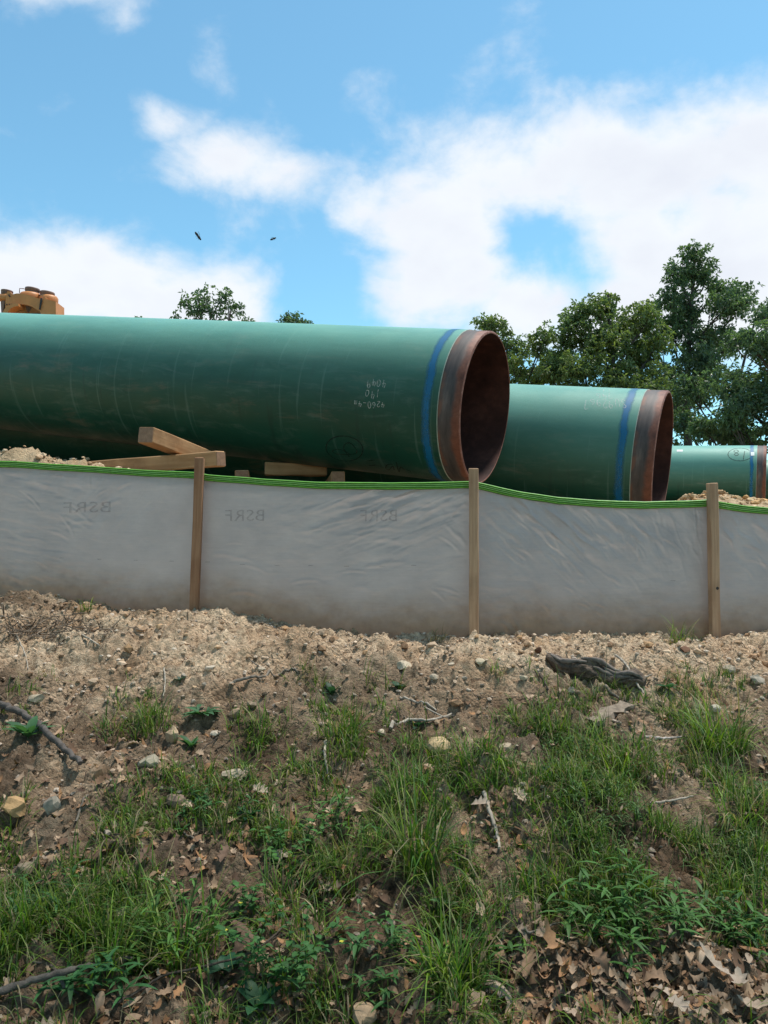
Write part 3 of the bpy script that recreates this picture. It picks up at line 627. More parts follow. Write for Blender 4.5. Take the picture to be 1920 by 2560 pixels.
def build_fence():
    xs = np.arange(-2.36, 3.07, 0.005); nv = 170
    v = np.linspace(0, 1, nv)
    zb = np.interp(xs, BX, BZ) - 0.16; zt = np.interp(xs, TX, TZ) - 0.006
    X = np.repeat(xs[None], nv, 0); Z = zb[None] + (zt - zb)[None] * v[:, None]
    Y = fab_y(X, Z); hgt = np.clip((Z - np.interp(X, BX, BZ)) / 0.7, 0, 1)
    mb = MB(); mb.add(np.stack([X, Y, Z], -1).reshape(-1, 3) - FP, grid_faces(nv, len(xs)), np.repeat(hgt.reshape(-1, 1), 3, 1))
    fab = mb.build('fabric_panel', M['fabric'], fence)
    # green top webbing: four stitched cords
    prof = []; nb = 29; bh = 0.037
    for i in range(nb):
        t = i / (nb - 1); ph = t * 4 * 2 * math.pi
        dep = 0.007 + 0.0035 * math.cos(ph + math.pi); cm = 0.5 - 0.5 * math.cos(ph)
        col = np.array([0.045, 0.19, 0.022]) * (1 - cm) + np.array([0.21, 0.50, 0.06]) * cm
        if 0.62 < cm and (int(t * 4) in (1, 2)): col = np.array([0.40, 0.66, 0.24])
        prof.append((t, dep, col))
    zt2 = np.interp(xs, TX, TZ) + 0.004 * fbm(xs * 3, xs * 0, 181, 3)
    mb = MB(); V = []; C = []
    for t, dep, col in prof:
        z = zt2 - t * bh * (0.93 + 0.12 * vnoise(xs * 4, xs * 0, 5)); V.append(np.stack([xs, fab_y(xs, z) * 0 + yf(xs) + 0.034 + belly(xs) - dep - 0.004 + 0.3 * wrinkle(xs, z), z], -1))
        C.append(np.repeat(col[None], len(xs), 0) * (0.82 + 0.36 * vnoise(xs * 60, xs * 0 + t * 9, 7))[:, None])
    V.append(np.stack([xs, yf(xs) + 0.034 + belly(xs) + 0.004, zt2 - bh], -1)); C.append(C[-1])
    V.append(np.stack([xs, yf(xs) + 0.034 + belly(xs) + 0.004, zt2 + 0.001], -1)); C.append(C[0]); V.append(V[0]); C.append(C[0])
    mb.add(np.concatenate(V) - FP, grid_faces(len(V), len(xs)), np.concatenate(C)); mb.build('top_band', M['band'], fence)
    # stakes
    tops = [1135, 1145, 1172, 1208, 1225]; lean = [0.0, 0.020, 0.003, 0.004, 0.0]; mats = ['stake', 'stake', 'stake2', 'stake2', 'stake']
    for i in range(5):
        x, y = PX[i], PY[i]; cpx = 960 + x / y * F
        topz = at(cpx, tops[i], y)[2]; bz = float(np.interp(x, BX, BZ)) - 0.25; Lh = topz - bz
        o = bevel_box('post', 0.046, 0.044, Lh, 0.0035, M[mats[i]], fence, i, 0.0016, 6)
        o.location = Vector((x, y - 0.006, bz + Lh / 2)) - Vector(FP); o.rotation_euler = (0, lean[i] * 1.2, R((-6, 4, -9, 8, 3)[i]))
        if i in (1, 2, 3):
            for dz in (0.14, 0.2):                      # staples through the webbing
                s_ = bevel_box('staple', 0.012, 0.0022, 0.0022, 0, M['sticker'], o); s_.location = (0.0, 0.0235, Lh / 2 - dz)
        if i == 3:
            k = MB(); lathe(k, [(0.0005, 0.0), (0.006, 0.0), (0.009, -0.001), (0.0105, -0.003)], Matrix.Translation((0.008, -0.0235, -0.02)) @ Matrix.Rotation(R(90), 4, 'X') , 12)
            k.build('knot', M['dark'], o)
    # mirrored print showing through the fabric, and short woven dashes
    for (px, py, adv) in [(150, 1265, 34), (560, 1285, 26), (900, 1285, 24)]:
        cu = bpy.data.curves.new('print', 'FONT'); cu.body = 'BSRF'; cu.size = 0.085; cu.space_character = 1.05; cu.resolution_u = 2
        t = bpy.data.objects.new('tmp', cu); COL.objects.link(t); me = t.to_mesh(); me = me.copy(); t.to_mesh_clear() if False else None
        bpy.data.objects.remove(t)
        bm = bmesh.new(); bm.from_mesh(me); bmesh.ops.subdivide_edges(bm, edges=[e for e in bm.edges if e.calc_length() > 0.012], cuts=3, use_grid_fill=True); bmesh.ops.triangulate(bm, faces=bm.faces)
        wmax = max(v_.co.x for v_ in bm.verts); y0 = 4.3; c = at(px, py, y0)
        for _ in range(5): c = at(px, py, float(yf(c[0])))
        cw = (adv * 4) / F * c[1] / wmax
        for v_ in bm.verts:
            x = c[0] + (wmax - v_.co.x) * cw; z = c[2] + v_.co.y - 0.035
            y = float(fab_y(np.array([x]), np.array([z]))[0]) - 0.0025; v_.co = Vector((x, y, z)) - Vector(FP)
        bmesh.ops.reverse_faces(bm, faces=bm.faces); bm.to_mesh(me); bm.free(); me.name = 'lettering'
        o = link('lettering', me, M['ink'], fab); o['label'] = 'faded mirrored letters'
    for i, (px, py) in enumerate([(145,1395),(240,1398),(333,1401),(424,1403),(515,1405),(603,1411),(690,1414),(775,1414),(865,1416),(955,1416),(1035,1414),(1690,1452)]):
        c = at(px, py, 4.3)
        for _ in range(5): c = at(px, py, float(yf(c[0])))
        xs_ = np.linspace(c[0] - 0.013, c[0] + 0.013, 4); V = []
        for dz in (-0.0022, 0.0022): V.append(np.stack([xs_, fab_y(xs_, np.full(4, c[2] + dz)) - 0.002, np.full(4, c[2] + dz)], -1))
        mb = MB(); mb.add(np.concatenate(V) - FP, grid_faces(2, 4)); mb.build('stitch', M['ink'], fab)
build_fence()

# ------------------------------------------------------------------ machine behind the first pipe
def build_machine():
    Y = 12.0; g = float(macro(-5.2, Y)); root = empty('construction_machine', (-5.2, Y, g))
    tag(root, 'orange tan steel machine frame with round caps rising behind the first pipe', 'machine')
    O = Vector((-5.2, Y, g)); zp = lambda px, py: (at(px, py, Y)[0] - O.x, at(px, py, Y)[2] - g)
    S = 1659 / 220.0
    q = lambda zx, zy: zp(zx / S, 690 + zy / S)
    def plate(name, pts, th, mat, y=0.0, parent=root):
        mb = MB(); prism(mb, [q(*p) for p in pts], th, Matrix.Translation((0, y, 0))); return mb.build(name, mat, parent)
    # side plate with arched opening underneath
    plate('side_plate', [(60,760),(110,640),(120,420),(150,300),(200,300),(250,355),(330,338),(440,340),(550,365),(640,400),(720,430),(800,440),(860,400),(930,470),(1000,800),(840,800),(760,680),(700,640),(620,590),(540,560),(460,545),(330,545),(230,590),(150,640),(120,760)], 0.05, M['yellow'], 0.0)
    plate('end_plate', [(770,660),(810,500),(850,455),(930,460),(1078,500),(1078,860),(840,860)], 0.32, M['yellow'], 0.11)
    plate('gusset', [(770,655),(800,450),(825,440),(830,500),(790,660)], 0.02, M['dark'], -0.062)
    plate('arch_rib', [(110,760),(150,670),(230,600),(330,560),(415,565),(415,610),(330,625),(260,665),(215,720),(200,800),(110,800)], 0.18, M['yellow'], -0.03)
    plate('rear_plate', [(100,800),(130,520),(200,420),(600,440),(800,520),(900,800)], 0.05, M['yellow'], 0.13)
    plate('cross_beam', [(415,565),(505,565),(505,700),(415,700)], 0.10, M['cap'], 0.24)
    plate('cross_beam', [(510,565),(575,585),(560,660),(510,660)], 0.06, M['yellow'], 0.35)
    plate('deck', [(400,690),(780,690),(840,800),(400,800)], 0.5, M['dark'], 0.28)
    for bx in (145, 195, 245, 297):
        plate('bolt', [(bx-9,535),(bx+9,545),(bx+14,562),(bx-5,558)], 0.02, M['dark'], -0.03)
    plate('lug', [(175,370),(190,355),(215,405),(200,410)], 0.02, M['dark'], -0.03)
    def cap(name, zx, zy, r, h, y):
        x, z = q(zx, zy); c = MB()
        lathe(c, [(0.001, h), (r * .96, h), (r, h * .9), (r, h * .55), (r * .9, h * .5), (r * .9, h * .35), (r * .97, h * .3), (r * .97, h * .12), (r * .82, 0), (r * .8, -0.14), (r*.5,-0.3)], Matrix.Translation((x, y, z)) @ Matrix.Rotation(R(5), 4, 'Y'))
        return c.build(name, M['cap'], root)
    cap('flange_cap', 515, 285, 0.105, 0.09, 0.16); cap('flange_cap', 800, 350, 0.105, 0.085, 0.16); cap('flange_cap', 10, 270, 0.085, 0.06, 0.2)
    def housing(zx, zy, r, h):
        x, z = q(zx, zy); c = MB(); lathe(c, [(r * .6, -h), (r, -h * .9), (r * 1.04, -h * .2), (r * .9, 0.0), (0.001, 0.01)], Matrix.Translation((x, 0.17, z))); c.build('housing', M['yellow'], root)
    housing(480, 270, 0.15, 0.16); housing(830, 320, 0.13, 0.15)
    mb = MB(); a = q(-200, 350); b = q(120, 340); tube(mb, [(a[0], 0.15, a[1]), (b[0], 0.15, b[1])], 0.055, 16); mb.build('hydraulic_tube', M['yellow'], root)
    mb = MB(); tube(mb, [(q(300,270)[0], 0.12, q(300,270)[1]), (q(302,185)[0], 0.12, q(302,185)[1]), (q(380,183)[0], 0.14, q(380,183)[1])], 0.006, 6); mb.build('bracket', M['cap'], root)
    plate('bracket', [(960,340),(990,350),(975,375),(990,405),(950,420),(930,400)], 0.04, M['cap'], 0.16)
    # body below, hidden behind the pipe from the bank
    zt = q(0, 720)[1]
    for x in (-0.45, 0.35):
        o = bevel_box('upright', 0.16, 0.3, zt - 0.5, 0.01, M['yellow'], root); o.location = (x, 0.15, 0.5 + (zt - 0.5) / 2)
    o = bevel_box('body', 2.6, 1.4, 0.9, 0.06, M['yellow'], root); o.location = (-0.4, 0.6, 0.95)
    for y in (-0.1, 1.3):
        pts = [(-1.9, 0.35), (-1.7, 0.08), (1.0, 0.02), (1.25, 0.3), (1.1, 0.62), (-1.6, 0.68)]
        mb = MB(); prism(mb, pts, 0.4, Matrix.Translation((-0.2, y, 0.0))); mb.build('track', M['dark'], root)
build_machine()

# ------------------------------------------------------------------ trees
def leaf_cluster(mb, C, Dn, n, ln, wd, cols, rg):
    """stars of folded leaves at twig tips C with outward directions Dn"""
    m = len(C); K = m * n
    c = np.repeat(C, n, 0); dn = np.repeat(Dn, n, 0)
    d = rg.normal(size=(K, 3)); d /= np.linalg.norm(d, axis=1)[:, None]
    d = d * 0.95 + dn * 0.55 + np.array([0, 0, -0.12]); d /= np.linalg.norm(d, axis=1)[:, None]
    s = np.cross(d, rg.normal(size=(K, 3))); s /= np.linalg.norm(s, axis=1)[:, None]
    nn = np.cross(d, s)
    L = ln * (0.65 + 0.7 * rg.random(K))[:, None]; W = wd * (0.7 + 0.6 * rg.random(K))[:, None]
    b = c + d * L * 0.12; tip = c + d * L - np.array([0, 0, 1.0]) * L * 0.18; mid = c + d * L * 0.58 - nn * W * 0.25
    l = c + d * L * 0.55 + s * W * 0.5 + nn * W * 0.12; r = c + d * L * 0.55 - s * W * 0.5 + nn * W * 0.12
    V = np.stack([b, l, tip, r, mid], 1).reshape(-1, 3); o = np.arange(K)[:, None] * 5
    Fc = np.concatenate([o + np.array([[0, 4, 1]]), o + np.array([[1, 4, 2]]), o + np.array([[2, 4, 3]]), o + np.array([[3, 4, 0]])])
    cc = np.repeat(cols, n, 0) * (0.75 + 0.5 * rg.random((K, 1))); mb.add(V, Fc, np.repeat(cc, 5, 0), False)
def tree(label, Y, lobes, trunk_px, dens, ln, colA, colB, seed, trunk_r=0.16, group=None, depth=1.0, cat='tree', name='broadleaf_tree'):
    rg = np.random.default_rng(seed)
    top = min(lobes, key=lambda l: l[1] - l[2]); bx = at(trunk_px, 1000, Y)[0]; g = float(H(np.array([bx]), np.array([Y]))[0])
    root = empty(name, (bx, Y, g)); O = np.array([bx, Y, g]); tag(root, label, cat, group)
    crown = MB(); wood = MB(); limbs = MB()
    tp = at(top[0], top[1] - top[2] * 0.2, Y) - O
    zz_ = np.linspace(-0.25, tp[2], 12); tt = np.clip(zz_ / tp[2], 0, 1)
    tx = tp[0] * tt ** 1.6 + 0.10 * np.sin(tt * 6 + seed); ty = 0.12 * np.sin(tt * 5 + seed * 2)
    T = np.stack([tx, ty, zz_], -1); tube(wood, T, trunk_r * (1.0 - 0.88 * tt) + 0.012, 9, rough=0.08, seed=seed)
    for (lx, ly, lr) in lobes:
        c = at(lx, ly, Y) - O; rad = lr / F * Y
        c[1] += rg.uniform(-0.9, 0.9) * depth
        za = max(0.25 * tp[2], c[2] - (0.5 + 0.9 * rg.random()) * abs(c[0] - np.interp(c[2], zz_, tx)) - 0.4 * rad - 0.3)
        a = np.array([np.interp(za, zz_, tx), np.interp(za, zz_, ty), za]); mid = (a + c) / 2 + rg.normal(size=3) * 0.15
        mid[2] -= 0.08 * np.linalg.norm(c - a)
        P = smooth_line([a, mid, c], 6); r0 = trunk_r * 0.42 * (1 - 0.6 * np.clip(za / tp[2], 0, 1)); tube(limbs, P, np.linspace(r0, 0.02, len(P)), 6, cap=False)
        nsub = max(4, int(7 * rad)); 
        for _ in range(nsub):
            d = rg.normal(size=3); d /= np.linalg.norm(d); e = c + d * rad * rg.uniform(0.55, 0.95); st = P[rg.integers(len(P) // 2, len(P))]
            Q = smooth_line([st, (st + e) / 2 + rg.normal(size=3) * 0.12 * rad, e], 4); tube(limbs, Q, np.linspace(0.022, 0.006, len(Q)), 5, cap=False)
        # sub clumps inside the lobe leave gaps between them
        ns = max(6, int(9 * rad * rad * 5.6)); sub = []
        for _ in range(ns):
            d = rg.normal(size=3); d /= np.linalg.norm(d); sub.append(c + d * rad * rg.uniform(0.25, 1.0) * np.array([1.0, depth, 0.92]))
        for sp in sub:
            k = max(3, int(dens * rg.uniform(0.5, 1.4))); rs = 0.36 * rg.uniform(0.6, 1.25) * (0.65 + 0.35 * min(rad, 1.5))
            d = rg.normal(size=(k, 3)); d /= np.linalg.norm(d, axis=1)[:, None]
            C = sp + d * (rs * rg.random((k, 1)) ** 0.5) * np.array([1.15, 1.15, 0.75])
            mixc = rg.random(); col = (np.array(colA) * (1 - mixc) + np.array(colB) * mixc)[None].repeat(k, 0)
            leaf_cluster(crown, C, d, 6, ln, ln * 0.42, col, rg)
    wood.build('trunk', M['bark'], root); tag(limbs.build('branches', M['bark'], root), kind='stuff'); crown.build('crown', M['leaf'], root)
    return root
GD, GM, GY = (0.095, 0.155, 0.10), (0.13, 0.195, 0.09), (0.18, 0.225, 0.07)
GRP = 'trees beyond the pipes'
def added_shade_tree(label, base, lobes, seed, trunk_r, dens, ln):
    """unseen tree added for its shade at the woods' edge beside the bank: lobes are world positions (x, y, z, r)"""
    rg = np.random.default_rng(seed); g = float(H(np.array([base[0]]), np.array([base[1]]))[0]); O = np.array([base[0], base[1], g])
    root = empty('broadleaf_tree', O); tag(root, label, 'tree', "added unseen trees at the woods' edge"); wood = MB(); limbs = MB(); crown = MB()  # unseen tree, added for its shade
    top = max(l[2] for l in lobes) - g; z = np.linspace(-0.25, top, 12); t = np.clip(z / top, 0, 1)
    cx = np.mean([l[0] for l in lobes]) - O[0]; cy = np.mean([l[1] for l in lobes]) - O[1]
    T = np.stack([cx * t ** 2 * 0.6 + 0.1 * np.sin(t * 5), cy * t ** 2 * 0.6, z], -1); tube(wood, T, trunk_r * (1 - 0.85 * t) + 0.01, 10, rough=0.08, seed=seed)
    for (x, y, zc, rad) in lobes:
        c = np.array([x, y, zc]) - O; za = c[2] - 1.2 - rg.random(); a = np.array([np.interp(za, z, T[:, 0]), np.interp(za, z, T[:, 1]), za])
        P = smooth_line([a, (a + c) / 2 + rg.normal(size=3) * 0.15, c], 6); tube(limbs, P, np.linspace(trunk_r * 0.4, 0.02, len(P)), 6, cap=False)
        for _ in range(int(16 * rad * rad)):
            d = rg.normal(size=3); d /= np.linalg.norm(d); sp = c + d * rad * rg.uniform(0.2, 1.0); k = int(dens * rg.uniform(0.5, 1.4)) + 2
            d = rg.normal(size=(k, 3)); d /= np.linalg.norm(d, axis=1)[:, None]; C = sp + d * 0.36 * rg.random((k, 1)) ** 0.5
            leaf_cluster(crown, C, d, 6, ln, ln * 0.45, np.array([GM]).repeat(k, 0), rg)
    wood.build('trunk', M['bark'], root); tag(limbs.build('branches', M['bark'], root), kind='stuff'); crown.build('crown', M['leaf'], root)
added_shade_tree('unseen oak added to shade the lower bank beside the end of the fence', (4.3, 1.2), [(0.9,2.2,7.8,1.2),(2.3,2.0,8.2,1.3),(3.6,1.9,8.0,1.4),(0.6,1.2,8.6,1.2),(2.2,0.8,9.0,1.4),(3.4,0.5,8.6,1.3),(4.6,1.2,9.2,1.4),(-0.6,1.4,8.2,1.0)], 71, 0.17, 3.2, 0.17)  # this oak and the next are unseen, added to shade the lower bank
added_shade_tree('tall unseen oak added behind the bank for its shade, facing the first pipe', (-2.6, -1.6), [(-0.9,0.9,8.2,1.2),(-2.2,0.3,8.0,1.3),(0.2,-0.2,9.0,1.3),(-1.4,-1.0,9.2,1.4),(-3.2,-1.2,8.6,1.3),(1.0,1.0,9.2,1.0)], 73, 0.16, 7, 0.17)
def copy_tree(src, loc, rz, label):
    c = src.copy(); COL.objects.link(c); c.location = loc; c.rotation_euler = (0, 0, rz); c['label'] = label
    for ch in src.children:
        k = ch.copy(); COL.objects.link(k); k.parent = c
wood_src = [o for o in COL.objects if o.get('group') == "added unseen trees at the woods' edge"][-1]
for i, (x, y) in enumerate([(-7.5, -4), (-4.2, -7.5), (1.2, -6.5), (5.2, -5.2), (9.5, -4.0), (-10.5, 0.5), (-1.5, -10), (6.5, -9.5)]):
    copy_tree(wood_src, (x, y, float(H(np.array([x]), np.array([y]))[0])), i * 1.3, "unseen oak added to darken the pipe reflections, in the woods' edge behind the bank")  # unseen copies, added so the pipes reflect something dark
tree('low rounded tree just behind the first pipe\'s open mouth', 27, [(1222,828,38),(1262,850,36),(1300,870,32),(1345,862,40),(1290,930,44),(1355,930,46),(1240,900,40),(1330,985,45)], 1330, 11, 0.155, GM, GY, 3, 0.10, GRP)
tree('wide yellow green oak standing behind the second pipe', 26, [(1530,742,42),(1480,775,52),(1435,820,55),(1570,790,60),(1620,800,50),(1400,870,55),(1500,860,75),(1590,880,70),(1650,860,50),(1440,930,60),(1540,945,70),(1630,950,55),(1390,930,50),(1480,1000,50),(1580,1010,50),(1420,990,40)], 1535, 11, 0.155, GM, GY, 5, 0.17, GRP)
tree('tallest dark green tree, rising above the second pipe\'s rusty mouth', 29, [(1733,640,38),(1690,690,46),(1765,690,50),(1815,715,42),(1665,755,40),(1730,760,62),(1800,780,56),(1840,760,36),(1690,830,58),(1770,850,62),(1830,850,46),(1640,840,40),(1730,920,60),(1660,930,48),(1790,930,52),(1640,1000,45),(1720,1000,50),(1650,760,30)], 1715, 10, 0.155, GD, GM, 8, 0.19, GRP)
tree('dark leafy tree leaning in beyond the stickered pipe\'s end', 23, [(1925,800,45),(1900,880,62),(1860,930,50),(1930,960,70),(1880,1010,50),(1985,900,80),(1990,1010,80),(1830,975,42),(1925,1070,50),(1985,810,55),(1865,1060,48),(1890,1105,40),(1850,880,40),(1800,1040,46),(1760,1070,40),(1845,1015,44)], 1935, 12, 0.15, GD, GM, 11, 0.14, GRP)
tree('slender open tree with bare gaps between the tallest tree and the stickered pipe', 25, [(1860,840,36),(1885,800,30),(1760,975,45),(1700,985,45),(1700,1060,42),(1750,1085,36),(1830,1080,42),(1680,1110,34),(1880,1100,40),(1790,1105,30)], 1800, 12, 0.15, GD, GM, 14, 0.09, GRP)
tree('thin topped tree showing above the middle of the first pipe', 30, [(438,790,26),(462,752,26),(500,740,26),(512,770,30),(490,798,30),(560,752,25),(580,775,25),(600,797,20),(545,790,24)], 515, 5, 0.17, GD, GM, 17, 0.12, GRP, 0.7)
tree('tiny treetop just showing above the first pipe near its blue band', 33, [(735,800,12),(722,808,8),(763,805,10),(745,818,18)], 745, 5, 0.17, GD, GM, 20, 0.09, GRP, 0.6)
tree('lone sprig of a treetop barely clearing the first pipe beside the machine', 36, [(351,799,6),(348,812,12)], 350, 3, 0.18, GD, GM, 23, 0.06, GRP, 0.4)

# ------------------------------------------------------------------ bank: crumbs, stones, litter, sticks, plants
def chunk_proto(seed, sub=1):
    bm = bmesh.new(); bmesh.ops.create_icosphere(bm, subdivisions=sub, radius=1.0); rg = random.Random(seed)
    for _ in range(5):                                  # chop planes give angular faces
        n = Vector((rg.gauss(0, 1), rg.gauss(0, 1), rg.gauss(0, 1))).normalized(); h = rg.uniform(0.45, 0.8)
        for v in bm.verts:
            k = v.co.dot(n) - h
            if k > 0: v.co -= n * k
    for v in bm.verts: v.co *= rg.uniform(0.88, 1.1)
    bmesh.ops.triangulate(bm, faces=bm.faces); V = np.array([v.co[:] for v in bm.verts]); bm.verts.index_update()
    f = np.array([[v.index for v in t.verts] for t in bm.faces]); bm.free(); return V, f
PROTO = [chunk_proto(i) for i in range(10)]
def rotmats(n, rg):
    q = rg.normal(size=(n, 4)); q /= np.linalg.norm(q, axis=1)[:, None]; w, x, y, z = q.T
    return np.stack([1-2*(y*y+z*z),2*(x*y-z*w),2*(x*z+y*w),2*(x*y+z*w),1-2*(x*x+z*z),2*(y*z-x*w),2*(x*z-y*w),2*(y*z+x*w),1-2*(x*x+y*y)], -1).reshape(n, 3, 3)
def scatter_chunks(mb, X, Y, S, cols, rg, flat=0.7, sink=0.15):
    n = len(X); Z = H(X, Y); Rm = rotmats(n, rg); which = rg.integers(0, len(PROTO), n)
    for k, (V, f) in enumerate(PROTO):
        ii = np.where(which == k)[0]
        if not len(ii): continue
        P = np.einsum('nij,vj->nvi', Rm[ii], V) * np.array([1, 1, flat]) * S[ii][:, None, None]
        P += np.stack([X[ii], Y[ii], Z[ii] + S[ii] * (flat * 0.75 - sink - 0.15)], -1)[:, None, :]
        fs = (np.arange(len(ii))[:, None, None] * len(V) + f[None]).reshape(-1, 3)
        mb.add(P.reshape(-1, 3), fs, np.repeat(cols[ii], len(V), 0), False)
def soil_cols(n, rg, dark=None):
    pal = np.array([(0.56,0.43,0.32),(0.50,0.37,0.265),(0.60,0.49,0.385),(0.42,0.29,0.195),(0.52,0.36,0.225),(0.30,0.205,0.14),(0.53,0.43,0.34)])
    c = pal[rg.integers(0, len(pal), n)] * (0.75 + 0.45 * rg.random((n, 1)))
    if dark is not None: c = c * (1 - 0.55 * dark[:, None])
    return c
def build_crumbs():
    rg = np.random.default_rng(5); mb = MB()
    n = 13000; X = rg.uniform(-2.4, 2.5, n); d = rg.random(n) ** 1.5 * 2.3; Y = yf(X) - 0.0 - d
    keep = (vnoise(X * 3.3, Y * 3.3, 201) + 0.35 * vnoise(X * 11, Y * 11, 203) > 0.42); X, Y = X[keep], Y[keep]; n = len(X)
    S = 0.0028 + 0.012 * rg.random(n) ** 3.4 + 0.009 * (rg.random(n) < 0.012)
    hm = humus_mask(X, Y); scatter_chunks(mb, X, Y, S, soil_cols(n, rg, hm), rg)
    n = 420; X = rg.uniform(-2.3, 2.4, n); Y = yf(X) - 0.03 - rg.random(n) ** 1.3 * 1.2; S = 0.010 + 0.022 * rg.random(n) ** 2.5; scatter_chunks(mb, X, Y, S, soil_cols(n, rg, humus_mask(X, Y)) * np.array([0.95, 0.86, 0.76]), rg, 0.75, 0.3)
    tag(mb.build('soil_crumbs', M['crumbs']), 'loose tan soil crumbs and grit on the bank below the fence', 'soil', kind='stuff')
    mb = MB(); n = 3200; X = rg.uniform(3.0, 10.5, n); Y = 9.2 + 0.1 * (X - 4) + rg.normal(size=n) * 0.6; S = 0.012 + 0.05 * rg.random(n) ** 3
    pal = soil_cols(n, rg) * np.array([1.12, 0.98, 0.75]); scatter_chunks(mb, X, Y, S, pal, rg)
    tag(mb.build('soil_clods', M['crumbs']), 'yellow soil clods covering the mound before the stickered pipe', 'soil', kind='stuff')
    mb = MB(); n = 2600; X = rg.uniform(-4.2, 0.6, n); Y = yf(X) + 0.25 + rg.random(n) * 2.2; S = 0.008 + 0.034 * rg.random(n) ** 3
    scatter_chunks(mb, X, Y, S, soil_cols(n, rg) * np.array([1.08, 1.0, 0.88]), rg)
    tag(mb.build('soil_clods', M['crumbs']), 'pale broken soil clods heaped behind the fence under the first pipe', 'soil', kind='stuff')
build_crumbs()

def stone(px, py, wpx, hpx, col, label, group=None, seed=0, flat=0.5, name='stone', cat='stone', lift=0.0):
    p = hit(px, py + hpx * 0.35); s_ = wpx / F * p[1] * 0.5
    V, f = chunk_proto(seed + 100, 2); V = V / np.abs(V).max(0)
    rg = np.random.default_rng(seed); V = V * (1 + 0.05 * rg.normal(size=(len(V), 1)))
    V = V * np.array([s_, s_ * rg.uniform(0.7, 1.0), max(s_ * flat, hpx / F * p[1] * 0.5)])
    a = rg.uniform(-0.5, 0.5); V = V @ np.array([[math.cos(a), math.sin(a), 0], [-math.sin(a), math.cos(a), 0], [0, 0, 1]])
    tl = 0.28; V = V @ np.array([[1, 0, 0], [0, math.cos(tl), math.sin(tl)], [0, -math.sin(tl), math.cos(tl)]])
    mb = MB(); mb.add(V, f, np.array(col) * np.array([0.76, 0.70, 0.62]) * (0.9 + 0.2 * rg.random((len(V), 1))), False)
    o = mb.build(name, M['stone'], None); o.location = (p[0], p[1], p[2] + lift + V[:, 2].max() * 0.35); tag(o, label, cat, group); return o
ST = [(1010,1660,42,24,(0.62,0.55,0.45),'flat pale cream stone on the bare soil below the middle stake'),
 (1128,1661,18,16,(0.58,0.52,0.44),'small cube shaped pale stone beside the flat cream stone'),
 (1086,1690,24,18,(0.55,0.48,0.40),'pale pebble between flat cream stone and grass'),
 (527,1667,26,16,(0.60,0.54,0.47),'rounded pale pebble above the forked dead twig'),
 (1825,1672,40,26,(0.48,0.42,0.35),'tan stone near the rightmost stake'),
 (1893,1693,44,30,(0.46,0.42,0.37),'grey slab standing on edge past the log'),
 (1712,1622,28,18,(0.22,0.12,0.08),'dark red brown stone between the log and the rightmost stake'),
 (1345,1622,20,20,(0.11,0.055,0.035),'dark round clod by the upper end of the log'),
 (433,1828,40,56,(0.52,0.40,0.28),'tall tan slab next to the broad leaved rosette'),
 (372,1905,52,40,(0.40,0.37,0.30),'grey triangular slab amid leaf litter'),
 (255,1920,38,70,(0.40,0.27,0.18),'upright brown slab below the dark leaning branch'),
 (30,2012,64,56,(0.56,0.37,0.20),'big orange yellow stone at the foot of the bank'),
 (128,2010,52,54,(0.36,0.33,0.29),'grey stone beside the orange yellow one'),
 (1096,1862,62,34,(0.60,0.47,0.29),'yellow cream rock below the crooked pale twigs'),
 (1258,1866,40,36,(0.50,0.42,0.33),'tan slab beside dark leaves'),
 (578,1932,56,26,(0.50,0.44,0.36),'pale flat stone amid leaf litter'),
 (1788,1775,30,18,(0.60,0.57,0.50),'whitish stone at the top of the large grass clump'),
 (540,1832,28,14,(0.56,0.51,0.44),'small whitish stone right of the rosette'),
 (440,2000,50,44,(0.28,0.21,0.17),'brown flat stone half hidden in grass'),
 (62,2168,50,40,(0.30,0.25,0.19),'dull brown stone sunk in the lower soil'),
 (62,2245,56,34,(0.46,0.44,0.42),'pale grey angular stone near the lower grass'),
 (905,2548,80,60,(0.44,0.33,0.23),'rough tan rock at the very foot of the bank'),
 (1200,1655,26,20,(0.62,0.54,0.42),'cream stone above a small weed'),
 (655,1672,22,14,(0.55,0.47,0.38),'small tan stone near the forked dead twig'),
 (1310,1690,26,16,(0.55,0.48,0.38),'tan stone just below the log'),
 (1430,1725,22,22,(0.56,0.50,0.42),'whitish stone under the log'),
 (90,1745,40,24,(0.55,0.47,0.37),'pale tan stone above the dark leaning branch'),
 (955,1830,24,20,(0.62,0.55,0.46),'whitish pebble at the right of a hanging grass clump')]
for i, s_ in enumerate(ST): stone(*s_, seed=i, flat=0.42)
MARKS = [(30,2012,'near the big orange yellow stone'),(330,2442,'beside the thick crossing branch'),(578,1932,'near the pale flat stone'),(1130,2490,'beside the big dark grass clump'),(1382,2400,'at the top of the brown leaf drift'),(1650,2520,'in the middle of the brown leaf drift'),(1870,2520,'at the end of the brown leaf drift'),(1230,2060,'near the peeling twig'),(1400,1690,'near the rotten log'),(433,1828,'near the tall tan slab'),(1010,1660,'near the flat cream stone'),(527,1667,'near the forked dead twig'),(95,1600,'near the dark root mat'),(1800,1650,'near the right stake'),(490,1600,'near the first stake'),(850,1780,'near the hanging grass clump'),(690,2300,'near the yellow flowered weeds'),(1184,1620,'near the middle stake'),(200,1900,'near the dark leaning branch'),(905,2530,'near the rough tan rock'),(1500,1800,'near the bark slab'),(1790,1775,'near the bushy bright clump')]
def near_mark(px, py): return min(MARKS, key=lambda m_: (m_[0] - px) ** 2 + (m_[1] - py) ** 2)[2]
rgp = random.Random(4)
